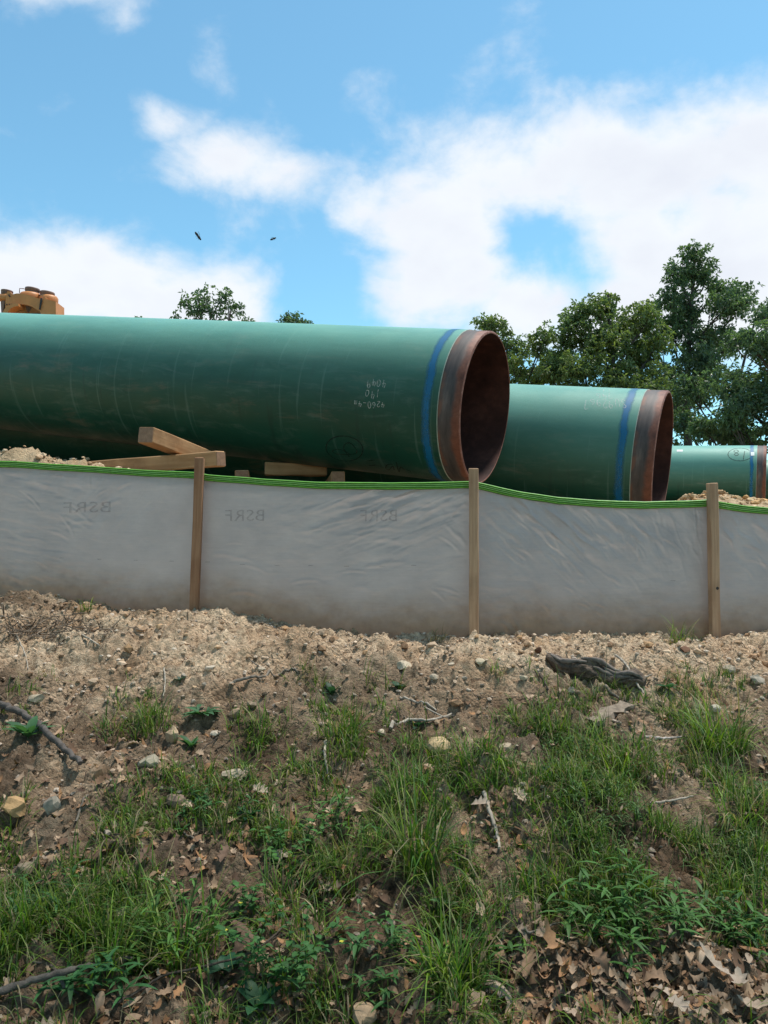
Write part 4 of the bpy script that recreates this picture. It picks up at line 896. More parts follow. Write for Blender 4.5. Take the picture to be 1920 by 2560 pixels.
for i in range(24):
    px, py = rgp.uniform(10, 1910), rgp.uniform(1615, 1800); w = rgp.uniform(11, 19)
    ci = rgp.randrange(3); c = [(0.52, 0.42, 0.32), (0.46, 0.35, 0.25), (0.38, 0.27, 0.18)][ci]; stone(px, py, w, w * 0.5, c, 'small %s pebble lying loose %s' % (('pale', 'tan', 'brown')[ci], near_mark(px, py)), 'pebbles on the bare soil', 300 + i, 0.5, 'pebble', 'pebble')

def stick(pxs, rpx, col, label, group=None, lift=0.4, seed=0, twigs=(), name='stick', cat='stick', ends=(1.0, 0.6), mat='stick'):
    P = np.array([hit(*p) for p in pxs]); r = rpx / F * P[:, 1].mean() * 0.5
    P[:, 2] += r * (1 + lift) ; P = smooth_line(P, 7); rg = np.random.default_rng(seed)
    P += rg.normal(size=P.shape) * r * 0.22; g = H(P[:, 0], P[:, 1]); P[:, 2] = np.maximum(P[:, 2], g + 0.4 * r)
    O = P.mean(0); O[2] = P[:, 2].min(); mb = MB(); tube(mb, P - O, np.linspace(r * ends[0], r * ends[1], len(P)), 8, col, True, 0.16, seed)
    for t in twigs:
        Q = np.array([hit(*p) for p in t]); Q[:, 2] += r * 1.3; Q = smooth_line(Q, 5); tube(mb, Q - O, np.linspace(r * 0.55, r * 0.3, len(Q)), 6, col, True, 0.12, seed + 1)
    o = mb.build(name, M[mat], None); o.location = O; return tag(o, label, cat, group)
BR, GY_, PL = (0.075, 0.058, 0.045), (0.16, 0.135, 0.11), (0.36, 0.31, 0.25)
stick([(-40,1770),(20,1790),(80,1825),(130,1870),(165,1905),(200,1932)], 20, (0.10,0.085,0.075), 'thick dark dead branch leaning down the left of the bank', seed=1, lift=1.2, name='branch', cat='branch')
stick([(585,1712),(630,1700),(690,1698),(745,1692)], 8, GY_, 'forked dead twig lying on the bare soil', seed=2, twigs=[[(690,1698),(640,1672),(620,1655)]])
stick([(-60,2545),(60,2510),(160,2485),(250,2462),(330,2442)], 20, (0.11,0.095,0.08), 'thick grey dead branch crossing the grass at the foot of the bank', seed=3, lift=3.5, name='branch', cat='branch', twigs=[[(160,2485),(130,2440),(80,2425)], [(160,2485),(195,2500)]])
stick([(280,2560),(350,2510),(410,2475),(520,2455),(620,2420),(690,2370),(760,2300)], 7, BR, 'long thin dark twig curving through the grass', seed=4, lift=8)
stick([(1210,1995),(1228,2050),(1245,2100),(1248,2130)], 11, PL, 'pale peeling twig standing in the leaf litter', seed=5)
stick([(1625,2024),(1680,2016),(1733,2010)], 7, PL, 'straight pale twig lying level in grass', seed=6)
stick([(1612,1848),(1650,1852),(1705,1850)], 8, (0.42,0.36,0.33), 'short pinkish pale twig between grass clumps', seed=7, twigs=[[(1650,1852),(1625,1858)]])
stick([(1540,1655),(1565,1690),(1592,1725),(1610,1750)], 7, PL, 'pale thin twig lying across the lower end of the log', seed=8, lift=3)
stick([(1595,1715),(1612,1700),(1630,1693)], 6, PL, 'little pale twig curling up beside the log', seed=9, lift=1)
stick([(1510,1722),(1535,1745),(1550,1755)], 9, GY_, 'short grey twig below the log', seed=10)
stick([(1350,1690),(1362,1715),(1370,1732)], 7, BR, 'short brown twig under the upper end of the log', seed=11)
stick([(1000,1752),(1040,1765),(1090,1785)], 7, PL, 'crooked pale twig above the yellow cream rock', seed=12, twigs=[[(1060,1772),(1110,1800),(1135,1798)]])
stick([(975,1828),(1020,1812),(1080,1806),(1130,1796)], 9, PL, 'pale twig reaching out of the eroded hollow', seed=13)
stick([(815,1865),(812,1900),(818,1935),(825,1965)], 8, PL, 'upright whitish stem below the hanging grass clump', seed=14)
stick([(420,1940),(480,1905),(545,1855)], 5, BR, 'thin brown twig above the pale flat stone', seed=15, lift=2)
stick([(190,2060),(205,2020),(220,1995)], 6, GY_, 'thin grey twig beside the grey stone', seed=16)
stick([(430,2050),(460,2090),(500,2120)], 7, GY_, 'thin grey twig in mid bank grass', seed=17)
stick([(1290,2350),(1340,2340),(1400,2318)], 8, GY_, 'thin grey twig above the brown leaf drift', seed=18)
stick([(1215,2500),(1235,2440),(1255,2380),(1262,2330)], 9, (0.12,0.10,0.085), 'dark stem rising out of the brown leaf drift', seed=19, lift=2)
stick([(1205,2010),(1180,2000),(1145,1992)], 7, BR, 'dark twig pointing at the peeling twig', seed=20)
stick([(40,1590),(62,1640),(70,1680)], 4, PL, 'thin pale rootlet hanging from the dark root mat', seed=21)
stick([(205,1592),(235,1615),(250,1620)], 5, PL, 'pale rootlet beside the dark root mat', seed=22)
stick([(410,1680),(413,1720),(408,1755)], 4, PL, 'dry upright stalk above the broad leaved rosette', seed=23, lift=4)
stick([(1310,2120),(1350,2080),(1395,2035)], 5, BR, 'thin brown twig slanting through feathery grass', seed=24, lift=2)
def build_log():
    a, b = hit(1368, 1648), hit(1612, 1728); n = 90; sd = 48; t = np.linspace(0, 1, n)[:, None]; P = a * (1 - t) + b * t
    P[:, 2] = H(P[:, 0], P[:, 1]); ker = np.ones(21) / 21; P[:, 2] = np.convolve(np.pad(P[:, 2], 10, 'edge'), ker, 'valid') + 0.022
    tt = t[:, 0]; r = 0.050 * np.minimum(1, np.minimum((tt + 0.03) * 3.2, (1.06 - tt) * 5.5) ** 0.6) * (1 + 0.13 * np.sin(tt * 15 + 1) + 0.1 * fbm(tt * 9, tt * 0, 3, 3)); O = P.mean(0) - np.array([0, 0, 0.05])
    root = empty('log', O); tag(root, 'rotten dark log lying on bare soil between middle and right stakes', 'log')
    mb = MB(); th = np.linspace(0, 2 * math.pi, sd, endpoint=False)
    T = (b - a) / np.linalg.norm(b - a); A = np.cross(T, [0, 0, 1]); A /= np.linalg.norm(A); B = np.cross(A, T)
    U = np.repeat(tt[:, None], sd, 1); W = np.repeat(th[None], n, 0) + 0.15 * np.sin(U * 5)
    fl = 1 + 0.30 * fbm(U * 3.5, np.cos(W) * 3.2 + 7, 7, 4, 0.6) + 0.26 * fbm(U * 5, np.sin(W) * 4.5 + 3, 17, 4, 0.6) - 0.15 * np.exp(-((np.sin(W * 2 + 1.0 + U * 0.6)) / 0.13) ** 2)
    fl = fl + 0.16 * fbm(U * 5, np.cos(W) * 13 + np.sin(W) * 5, 27, 3, 0.6) + 0.10 * fbm(U * 40, np.sin(W) * 16, 37, 2)
    V = P[:, None] + (r[:, None] * fl)[..., None] * (np.cos(th)[None, :, None] * A + 0.85 * np.sin(th)[None, :, None] * B)
    mb.add(V.reshape(-1, 3) - O, grid_faces(n, sd, True))
    for k in (0, n - 1):
        ring = V[k]; c = ring.mean(0); mb.add(np.vstack([c[None], ring]) - O, np.array([[0, 1 + i, 1 + (i + 1) % sd] for i in range(sd)]), None, False)
    mb.build('trunk_wood', M['log'], root)
    for k, (t0, t1, off) in enumerate([(0.04, 0.42, 0.5), (0.35, 0.75, 0.95), (0.6, 0.98, 0.45), (0.5, 0.9, 0.1)]):     # loose grey splinters of wood on top
        mb = MB(); ts = np.linspace(t0, t1, 9); ii = ts * (n - 1); pc = np.stack([np.interp(ii, np.arange(n), P[:, j]) for j in range(3)], -1); rr = np.interp(ii, np.arange(n), r)
        Q = pc + (rr * 1.02)[:, None] * (-A * math.cos(off) * -0.75 + B * math.sin(off + 0.35)); tube(mb, Q - O, 0.008 * np.sin(np.linspace(0.3, 2.9, 9)) + 0.002, 7, (0.17, 0.14, 0.12), True, 0.35, k); mb.build('splinter', M['stick'], root)
build_log()
def slab_wood():
    a, b = hit(1475, 1815), hit(1568, 1772); r = np.array([0.0, 0.06, 0.03]); rg = np.random.default_rng(9); t = np.linspace(0, 1, 9)[:, None]; mid = a * (1 - t) + b * t
    O = (a + b) / 2; n_ = np.array([0, -0.3, 1.0]); n_ /= np.linalg.norm(n_); w = np.cross(b - a, n_); w /= np.linalg.norm(w)
    V = []
    for s_, h in ((-0.032, 0.008), (-0.025, 0.024), (0.025, 0.026), (0.032, 0.008)): V.append(mid + w * s_ * (1 + 0.25 * rg.normal(size=(9, 1))) + n_ * h - O)
    mb = MB(); mb.add(np.concatenate(V), grid_faces(4, 9), (0.23, 0.18, 0.135), False); o = mb.build('bark_slab', M['stick']); o.location = O
    tag(o, 'flat weathered slab of bark below the rotten log', 'bark')
slab_wood()
def root_mat():
    rg = np.random.default_rng(31); mb = MB(); c = hit(95, 1590)
    for k in range(230):
        a = c + np.array([rg.normal() * 0.20, rg.normal() * 0.05, 0]); a[2] = float(H(a[:1], a[1:2])[0]) + rg.random() * 0.035
        d = rg.normal(size=3) * np.array([1, 0.7, 0.35]); d /= np.linalg.norm(d); L = rg.uniform(0.03, 0.11); d2 = rg.normal(size=3) * 0.3
        P = np.array([a, a + d * L * 0.5 + d2 * L * 0.3, a + d * L + d2 * L * 0.6]); P[:, 2] = np.maximum(P[:, 2], H(P[:, 0], P[:, 1]) + 0.001)
        tube(mb, P - c, rg.uniform(0.0008, 0.0028), 4, np.array((0.13, 0.10, 0.075)) * rg.uniform(0.5, 2.2), False)
    o = mb.build('root_mat', M['stick']); o.location = c; tag(o, 'tangled dark mat of fine roots poking from the soil near the fence', 'roots', kind='stuff')
root_mat()

def build_debris():
    rg = np.random.default_rng(77); mb = MB(); n = 900; X = rg.uniform(-2.2, 2.3, n); Y = yf(X) - 0.02 - rg.random(n) ** 1.2 * 2.2
    for x, y in zip(X, Y):
        a = rg.uniform(0, 6.28); L = rg.uniform(0.012, 0.06) * (1.8 if rg.random() < 0.1 else 1); k = np.linspace(-0.5, 0.5, 4); bend = rg.normal() * 0.25
        px_, py_ = x + np.cos(a) * k * L - np.sin(a) * bend * L * k * k, y + np.sin(a) * k * L + np.cos(a) * bend * L * k * k
        P = np.stack([px_, py_, H(px_, py_) + 0.002], -1); tube(mb, P, rg.uniform(0.0006, 0.0018), 4, np.array(((0.10, 0.07, 0.05), (0.24, 0.18, 0.13), (0.05, 0.036, 0.028))[rg.integers(0, 3)]) * rg.uniform(0.7, 1.3), False)
    tag(mb.build('plant_debris', M['stick']), 'fine dark bits of root and twig strewn over the bank', 'debris', kind='stuff')
build_debris()

# dead leaves ---------------------------------------------------------------
OAK = np.array([(0,0),(.07,.12),(.20,.20),(.12,.34),(.28,.44),(.15,.56),(.27,.72),(.11,.80),(.09,.92),(0,1.0)])
def add_dead_leaves(mb, P, S, cols, rg, curl=1.0, kind=None):
    n = len(P)
    if n == 0: return
    lob = rg.random(n) < (0.6 if kind is None else 2.0)
    Lx = np.where(lob[:, None], OAK[None, :, 0], (np.sin(OAK[:, 1] * math.pi) ** 0.8 * 0.20)[None]) * rg.uniform(0.8, 1.15, (n, 1)); Ly = np.repeat(OAK[None, :, 1], n, 0) - 0.5
    cv = curl * rg.normal(size=(n, 1)) * 1.1; fold = rg.uniform(0.0, 1.1, (n, 1)) * curl
    L3 = np.stack([-Lx, Ly, np.abs(Lx) * fold + cv * (Ly ** 2)], -1); R3 = np.stack([Lx, Ly, np.abs(Lx) * fold * rg.uniform(.3, 1, (n, 1)) + cv * (Ly ** 2)], -1)
    C3 = np.stack([0 * Lx, Ly, cv * Ly ** 2], -1)
    V = np.concatenate([L3, C3, R3], 1) * S[:, None, None]
    yaw = rg.uniform(0, 2 * math.pi, n); tx = rg.normal(size=n) * 0.24; ty = rg.normal(size=n) * 0.24
    flip = np.where(rg.random(n) < 0.35, -1.0, 1.0); V[..., 2] *= flip[:, None]
    V[..., 2] += V[..., 0] * np.tan(np.clip(tx, -1, 1))[:, None] + V[..., 1] * np.tan(np.clip(ty, -1, 1))[:, None]
    c, s_ = np.cos(yaw)[:, None], np.sin(yaw)[:, None]; V = np.stack([V[..., 0] * c - V[..., 1] * s_, V[..., 0] * s_ + V[..., 1] * c, V[..., 2]], -1)
    V[..., 2] += V[..., 1] * 0.27
    V += P[:, None, :]; base = np.arange(n)[:, None, None] * 30; k = np.arange(9)
    f1 = np.stack([k, k + 10, k + 11, k + 1], -1); f2 = np.stack([k + 10, k + 20, k + 21, k + 11], -1)
    mb.add(V.reshape(-1, 3), (base + np.concatenate([f1, f2])[None]).reshape(-1, 4), np.repeat(cols, 30, 0), True)
DL = np.array([(0.27,0.17,0.105),(0.34,0.235,0.155),(0.20,0.12,0.072),(0.38,0.28,0.20),(0.14,0.085,0.055),(0.31,0.17,0.085),(0.40,0.31,0.235)])
def px_field(n, rg, blobs, base=0.0, y0=1640):
    """sample the bank by sight lines, weighted by patches; extends past the frame edges"""
    px = rg.uniform(-350, 2270, n); py = rg.uniform(y0, 2950, n); w = np.full(n, base)
    for bx, by, rx, ry, a in blobs: w = np.maximum(w, a * np.exp(-((px - bx) / rx) ** 2 - ((py - by) / ry) ** 2))
    k = rg.random(n) < w; px, py = px[k], py[k]
    cx = (px - 960) / F; cy = (1280 - py) / F; dy = math.cos(PITCH) - cy * math.sin(PITCH); dz = math.sin(PITCH) + cy * math.cos(PITCH)
    lo = np.full(len(px), 0.5); hi = np.full(len(px), 4.6)
    for _ in range(22):
        m_ = (lo + hi) / 2; z = EYE + dz / dy * m_; above = z > macro(cx / dy * m_, m_); lo = np.where(above, m_, lo); hi = np.where(above, hi, m_)
    Y = (lo + hi) / 2; return cx / dy * Y, Y
def build_litter():
    rg = np.random.default_rng(41); mb = MB()
    bl = [(1450,2480,520,170,1.0),(1900,2480,300,150,.9),(100,2100,280,170,.55),(480,2160,240,120,.55),(640,2450,200,120,.45),(360,1900,300,110,.5),(1230,2060,140,140,.55),(760,2250,200,160,.45),(700,1990,250,120,.5),(1700,1900,200,120,.45),(1480,1760,260,50,.4),(1850,1880,160,120,.5),(1000,2700,1500,180,.9),(1250,1930,200,80,.45),(60,2350,250,120,.3)]
    X, Y = px_field(17000, rg, bl, 0.10, 1740); n = len(X); S = (0.014 + 0.038 * rg.random(n) ** 1.8)
    Z = H(X, Y) + 0.003 + 0.010 * rg.random(n); cols = DL[rg.integers(0, len(DL), n)] * np.array([1.0, 0.94, 0.87]) * (0.5 + 0.75 * rg.random((n, 1)))
    add_dead_leaves(mb, np.stack([X, Y, Z], -1), S, cols, rg); tag(mb.build('leaf_litter', M['litter']), 'brown dead oak leaf litter covering the lower bank', 'leaf litter', kind='stuff')
    # single large dead leaves that stand out
    spots = [(1382,2388),(1500,2420),(1650,2500),(1850,2490),(1560,2540),(1320,2440),(1250,2430),(1790,2440),(1440,2560),(1640,2470),(1890,2545),(1100,2420),(255,2150),(360,2170),(300,2310),(605,1962),(650,1995),(1200,2030),(1300,2010),(600,2340),(610,2380),(1250,2500),(1180,2540),(1700,2545),(1410,2490),(560,2160),(110,2230),(690,2160)]
    for i, (px, py) in enumerate(spots):
        p = hit(px, py); ci = int(rg.integers(0, 7)); mb = MB(); add_dead_leaves(mb, np.zeros((1, 3)), np.array([rg.uniform(0.055, 0.08)]), DL[[ci]] * 1.05, rg, 0.8, 'oak')
        o = mb.build('dead_leaf', M['litter']); o.location = p + np.array([0, 0, 0.022])
        tag(o, 'large curled %s dead oak leaf lying %s' % (('brown', 'tan', 'dark brown', 'pale tan', 'blackish brown', 'reddish brown', 'bleached')[ci], near_mark(px, py)), 'dead leaf', 'large dead leaves')
build_litter()

# grass ---------------------------------------------------------------------
def blades(mb, B, L, W, yaw, lean, curve, cols, tipcols=None, n=6):
    """arching tapered blades"""
    K = len(B); t = np.linspace(0, 1, n)[None, :]
    ang = lean[:, None] + curve[:, None] * t; ds = L[:, None] / (n - 1)
    r = np.concatenate([np.zeros((K, 1)), np.cumsum(np.sin(ang[:, :-1]) * ds, 1)], 1); z = np.concatenate([np.zeros((K, 1)), np.cumsum(np.cos(ang[:, :-1]) * ds, 1)], 1)
    cx, cy = np.cos(yaw)[:, None], np.sin(yaw)[:, None]; w = W[:, None] * (1 - t ** 1.8) * (0.55 + 0.9 * t * (1 - t) * 1.2) + 0.0002
    ctr = np.stack([r * cx, r * cy, z], -1) + B[:, None, :]; side = np.stack([-cy + 0 * r, cx + 0 * r, 0 * r], -1) * w[..., None]
    V = np.stack([ctr - side, ctr + side], 2).reshape(K, 2 * n, 3); k = np.arange(n - 1) * 2
    f = np.stack([k, k + 1, k + 3, k + 2], -1); fs = (np.arange(K)[:, None, None] * 2 * n + f[None]).reshape(-1, 4)
    c = cols[:, None, :] * (1 + 0 * t[..., None])
    if tipcols is not None: c = c * (1 - 0.8 * t[..., None] ** 3) + tipcols[:, None, :] * 0.8 * t[..., None] ** 3
    mb.add(V.reshape(-1, 3), fs, np.repeat(c, 2, 1).reshape(-1, 3), True)
GC = np.array([(0.105,0.215,0.020),(0.160,0.270,0.026),(0.065,0.160,0.020),(0.205,0.290,0.036),(0.080,0.175,0.040)])
DRY = np.array([(0.30,0.25,0.14),(0.22,0.17,0.10)])
def tuft_mesh(mb, c, n, L, spread, rg, wid=0.0016, dry=0.12, pal=GC, lean=0.55):
    a = rg.uniform(0, 2 * math.pi, n); rr = spread * np.sqrt(rg.random(n)); B = np.stack([c[0] + rr * np.cos(a), c[1] + rr * np.sin(a) * 0.8, np.zeros(n)], -1)
    return a, B
def grass_at(mb, X, Y, Z, L, rg, wid, dry, lean=0.5, curve=1.1, pal=GC, yaw=None):
    n = len(X); cols = pal[rg.integers(0, len(pal), n)] * (0.36 + 0.66 * rg.random((n, 1))); isd = rg.random(n) < dry
    cols[isd] = DRY[rg.integers(0, 2, isd.sum())] * (0.7 + 0.6 * rg.random((isd.sum(), 1)))
    tip = np.where(rg.random((n, 1)) < 0.3, np.array([[0.32, 0.27, 0.13]]), cols)
    blades(mb, np.stack([X, Y, Z], -1), L, wid * (0.6 + 0.8 * rg.random(n)), rg.uniform(0, 2 * math.pi, n) if yaw is None else yaw, np.abs(rg.normal(size=n)) * lean, rg.random(n) * curve * 1.4, cols, tip)
GB = [(220,2340,330,150,.9),(40,2380,200,170,.8),(470,2300,150,140,.85),(560,2000,230,70,.55),(700,2060,200,100,.6),(830,1960,130,80,.5),(1010,1960,150,110,.75),(1060,2180,140,150,.85),(1130,2420,130,130,.8),(860,2460,150,130,.5),
      (1440,1830,200,80,.6),(1480,1980,230,110,.8),(1550,2230,260,120,.9),(1780,1830,130,110,.8),(1800,2090,200,190,.8),(1700,1990,170,60,.5),(330,2040,180,80,.4),(830,1780,80,50,.5),(360,1800,90,50,.5),(640,1850,50,40,.5),(1130,1780,90,40,.35),
      (1560,1740,120,40,.3),(860,2180,120,120,.45),(1880,2250,160,150,.7),(300,2200,200,80,.4),(-250,2300,200,250,.6),(2100,2150,200,300,.6),(500,2750,600,150,.4)]
def build_grass():
    rg = np.random.default_rng(51); mb = MB(); cx, cy = px_field(23000, rg, GB, 0.055, 1690)
    keep = (vnoise(cx * 4.2, cy * 4.2, 301) + 0.4 * vnoise(cx * 13, cy * 13, 305) > 0.62); drift = np.exp(-((cx - 0.62) / 0.62) ** 2 - ((cy - 1.95) / 0.22) ** 2) + np.exp(-((cx + 0.95) / 0.28) ** 2 - ((cy - 2.75) / 0.22) ** 2); keep &= rg.random(len(cx)) > 1.15 * drift; cx, cy = cx[keep], cy[keep]; m_ = len(cx); k = 17
    big = np.repeat(0.5 + 0.9 * rg.random(m_) ** 1.5, k); a = rg.uniform(0, 6.283, m_ * k); rr = 0.030 * np.sqrt(rg.random(m_ * k)) * big
    X = np.repeat(cx, k) + rr * np.cos(a); Y = np.repeat(cy, k) + rr * np.sin(a); n = len(X)
    L = (0.03 + 0.085 * rg.random(n) ** 1.2) * big; grass_at(mb, X, Y, H(X, Y) - 0.003, L, rg, 0.0019, 0.12, 0.6, 2.2, GC, a + rg.normal(size=n) * 0.9)
    tag(mb.build('grass', M['grass']), 'short green grass growing in patches over the lower bank', 'grass', kind='stuff')
    # single clumps that can be told apart: px, py(base), height px, spread px, blades, dry, label
    T = [(1050,2190,230,70,170,.12,'tall arching bluish grass clump at mid bank, right of the yellow flowered weed'),
         (1130,2490,220,80,190,.08,'big dark green grass clump at the foot of the bank beside the leaf drift'),
         (1800,1890,180,80,180,.10,'bushy bright green grass clump on the upper right bank'),
         (1780,1960,110,70,120,.25,'lower dry tipped clump just below the bushy bright one'),
         (850,1850,120,75,170,.15,'hanging dark grass clump at the edge of the eroded soil'),
         (640,1870,70,38,90,.05,'small compact fresh green tuft on bare soil'),
         (380,1840,90,70,120,.15,'grass clump beside the broad leaved rosette'),
         (1700,1612,75,40,90,.4,'dry and green grass tuft at the foot of the fence by the right stake'),
         (1090,1608,38,30,70,1.0,'dry brown grass tuft at the foot of the fence left of the middle stake'),
         (215,1532,40,22,50,.1,'tiny green tuft against the fence left of the first stake'),
         (1190,1960,120,80,150,.1,'bright grass clump below the yellow cream rock'),
         (1030,2010,130,70,140,.15,'grass clump above the tall bluish one'),
         (470,2400,200,110,170,.08,'wide bright green clump near the crossing branch'),
         (250,2440,150,110,150,.1,'dark arching clump beside the crossing branch'),
         (60,2330,150,80,140,.06,'bright green clump at the left foot of the bank'),
         (290,2110,110,80,120,.35,'arching half dry clump near the grey stone'),
         (1480,1880,100,90,140,.2,'olive grass clump under the bark slab'),
         (1560,1930,110,80,130,.15,'light green clump right of the bark slab'),
         (1380,1830,80,60,100,.25,'grass clump at the left of the bark slab'),
         (1860,2080,150,90,150,.25,'rust tinged grass clump on the right of the bank'),
         (720,2280,120,80,120,.3,'dry mixed grass clump below the clover like weed'),
         (1720,1730,50,40,60,.3,'sparse tuft beside the rotten log'),
         (1240,1680,44,26,40,.4,'sparse small weed tuft above bare soil below the middle stake')]
    for i, (px, py, hp, sp, nb, dry, lab) in enumerate(T):
        r2 = np.random.default_rng(600 + i); p = hit(px, py - hp * 0.08); sc_ = p[1] / F; a = r2.uniform(0, 2 * math.pi, nb); rr = sp * sc_ * 0.75 * np.sqrt(r2.random(nb))
        X = p[0] + rr * np.cos(a); Y = p[1] + rr * np.sin(a) * 0.8; Z = H(X, Y) - 0.004; L = hp * sc_ * 1.2 * (0.25 + 0.9 * r2.random(nb)); mb = MB()
        yaw = a + r2.normal(size=nb) * 1.3
        grass_at(mb, X - p[0], Y - p[1], Z - p[2], L, r2, 0.0020 + 0.0008 * (hp > 150), dry, 0.5, 2.3, GC * (1.25 if i % 3 else 1.0), yaw)
        o = mb.build('grass_tuft', M['grass']); o.location = p; tag(o, lab, 'grass tuft', 'grass tufts on the bank')
build_grass()
def leafy(mb, P, D, L, W, cols, rg):
    """flat pointed leaves with a fold; P base points, D directions"""
    n = len(P); s = np.cross(D, [0, 0, 1.0]); s /= np.linalg.norm(s, axis=1)[:, None] + 1e-6; up = np.cross(s, D)
    L = L[:, None]; W = W[:, None]; V = []
    for t, w, dr in ((0, 0.12, 0), (0.3, 0.95, 0.03), (0.6, 0.85, -0.01), (0.85, 0.4, -0.10), (1.0, 0.02, -0.17)):
        c = P + D * L * t + np.array([0, 0, 1.0]) * L * dr
        V += [c - s * W * w * 0.5 + up * W * 0.12 * w, c, c + s * W * w * 0.5 + up * W * 0.12 * w]
    V = np.stack(V, 1).reshape(-1, 3); f = []
    for k in range(4):
        for j in range(2): f.append([k * 3 + j, k * 3 + j + 1, k * 3 + j + 4, k * 3 + j + 3])
    mb.add(V, (np.arange(n)[:, None, None] * 15 + np.array(f)[None]).reshape(-1, 4), np.repeat(cols, 15, 0), True)
def rosette(px, py, rpx, n, label, col, seed, up=0.45, wr=0.36):
    rg = np.random.default_rng(seed); p = hit(px, py); r = rpx * p[1] / F; a = np.arange(n) * 2.4 + rg.random(n) * 0.5; e = up * rg.uniform(0.4, 1.5, n)
    D = np.stack([np.cos(a) * np.cos(e), np.sin(a) * np.cos(e), np.sin(e)], -1); L = r * rg.uniform(0.65, 1.1, n); mb = MB()
    leafy(mb, np.zeros((n, 3)) + np.array([0, 0, 0.004]), D, L, L * wr, np.array(col)[None] * rg.uniform(0.7, 1.3, (n, 1)), rg)
    root = empty('leafy_plant', p); mb.build('leaves', M['grass'], root)
    st = MB(); tube(st, [(0, 0, -0.02), (0.001, 0, 0.012)], 0.003, 6, (0.06, 0.08, 0.03)); st.build('stem', M['grass'], root); tag(root, label, 'plant', 'leafy plants on the bank')
BG = (0.060, 0.150, 0.062)
rosette(70, 1850, 85, 13, 'large broad leaved plant under the thick dark leaning branch', BG, 1, 0.6)
rosette(505, 1805, 60, 16, 'spreading broad leaved rosette beside the tall tan slab', BG, 2, 0.35)
rosette(478, 1875, 52, 10, 'upright leaved rosette below the spreading one', BG, 3, 0.7, 0.3)
rosette(450, 1705, 24, 8, 'small dark rosette on bare soil', (0.035, 0.085, 0.055), 4, 0.5)
rosette(995, 1722, 32, 8, 'dark oval leaved seedling on bare soil above the hollow', (0.03, 0.085, 0.045), 5, 0.4, 0.5)
rosette(1045, 1830, 42, 9, 'dark broad leaved plant sheltering in the eroded hollow', (0.025, 0.075, 0.045), 6, 0.5, 0.5)
rosette(1672, 1726, 34, 9, 'bright broad leaved seedling at the lower end of the log', (0.04, 0.13, 0.055), 7, 0.45, 0.5)
rosette(1345, 1940, 48, 10, 'dark broad leaved plant at mid bank beside tan slab', (0.025, 0.08, 0.045), 8, 0.5, 0.5)
rosette(830, 1740, 40, 8, 'dark leaved seedling crowning the hanging grass clump', (0.03, 0.08, 0.045), 9, 0.6, 0.45)
rosette(620, 2050, 46, 9, 'dark leaved plant amid mid bank grass', (0.03, 0.10, 0.04), 10, 0.5, 0.45)
rosette(560, 2440, 70, 10, 'dark broad leaved plant at the foot of the bank near the curving twig', (0.025, 0.085, 0.040), 11, 0.5, 0.55)
rosette(250, 2230, 40, 7, 'small round leaved plant beside the pale grey angular stone', (0.04, 0.105, 0.045), 12, 0.5, 0.6)
rosette(1110, 2290, 46, 7, 'lobed oak seedling beneath the tall bluish grass', (0.06, 0.14, 0.045), 13, 0.5, 0.5)
rosette(640, 2530, 80, 12, 'broad leaved weed right at the foot of the bank', (0.03, 0.10, 0.04), 14, 0.6, 0.45)
def stems(px, py, wpx, hpx, n, label, seed, leafL=0.045, leafW=0.2, col=(0.07, 0.165, 0.035), per=7, flower=False, name='leafy_plant', cat='plant', lean=0.4):
    rg = np.random.default_rng(seed); p = hit(px, py); s_ = p[1] / F; root = empty(name, p); mb = MB(); st = MB(); fl = []
    for k in range(n):
        b = np.array([rg.normal() * wpx * s_ * 0.3, rg.normal() * wpx * s_ * 0.22, 0]); b[2] = float(H(np.array([p[0] + b[0]]), np.array([p[1] + b[1]]))[0]) - p[2] - 0.004
        d = np.array([rg.normal() * lean, rg.normal() * lean - 0.15, 1.0]); d /= np.linalg.norm(d); L = hpx * s_ * rg.uniform(0.5, 1.1)
        P = np.array([b, b + d * L * 0.55, b + d * L + np.array([d[0], d[1], -0.15]) * L * 0.35]); P = smooth_line(P, 4); tube(st, P, np.linspace(0.0013, 0.0007, len(P)), 4, np.array(col) * 0.9, False)
        ii = np.linspace(1.5, len(P) - 1, per); pts = np.stack([np.interp(ii, np.arange(len(P)), P[:, j]) for j in range(3)], -1); a = rg.uniform(0, 6.28) + np.arange(per) * 2.6
        D = np.stack([np.cos(a), np.sin(a), rg.uniform(-0.1, 0.6, per)], -1); D /= np.linalg.norm(D, axis=1)[:, None]; Ls = leafL * rg.uniform(0.6, 1.2, per)
        leafy(mb, pts, D, Ls, Ls * leafW, np.array(col)[None] * rg.uniform(0.65, 1.35, (per, 1)), rg); fl.append(P[-1])
    mb.build('leaves', M['grass'], root); tag(st.build('stems', M['grass'], root), kind='stuff')
    if flower:
        for q in fl[:2]:
            f = MB(); a = np.arange(5) * 1.257; D = np.stack([np.cos(a), np.sin(a), 0.3 + 0 * a], -1); leafy(f, np.repeat(q[None], 5, 0), D, np.full(5, 0.006), np.full(5, 0.005), np.tile([[0.75, 0.65, 0.08]], (5, 1)), rg); f.build('flower', M['grass'], root)
    tag(root, label, cat, 'leafy stemmed plants on the bank')
stems(1530, 2320, 330, 150, 34, 'dense patch of pointed bladed grass stems above the brown leaf drift', 1, 0.06, 0.17)
stems(1700, 2290, 150, 110, 14, 'pointed bladed stems joining the dense patch near the rust tinged clump', 2, 0.055, 0.18)
stems(1860, 2350, 150, 120, 14, 'pointed bladed stems at the right foot of the bank', 3, 0.055, 0.17, (0.06, 0.155, 0.03))
stems(440, 2370, 180, 150, 18, 'bright pointed bladed stems near the crossing branch', 4, 0.05, 0.16, (0.085, 0.185, 0.035))
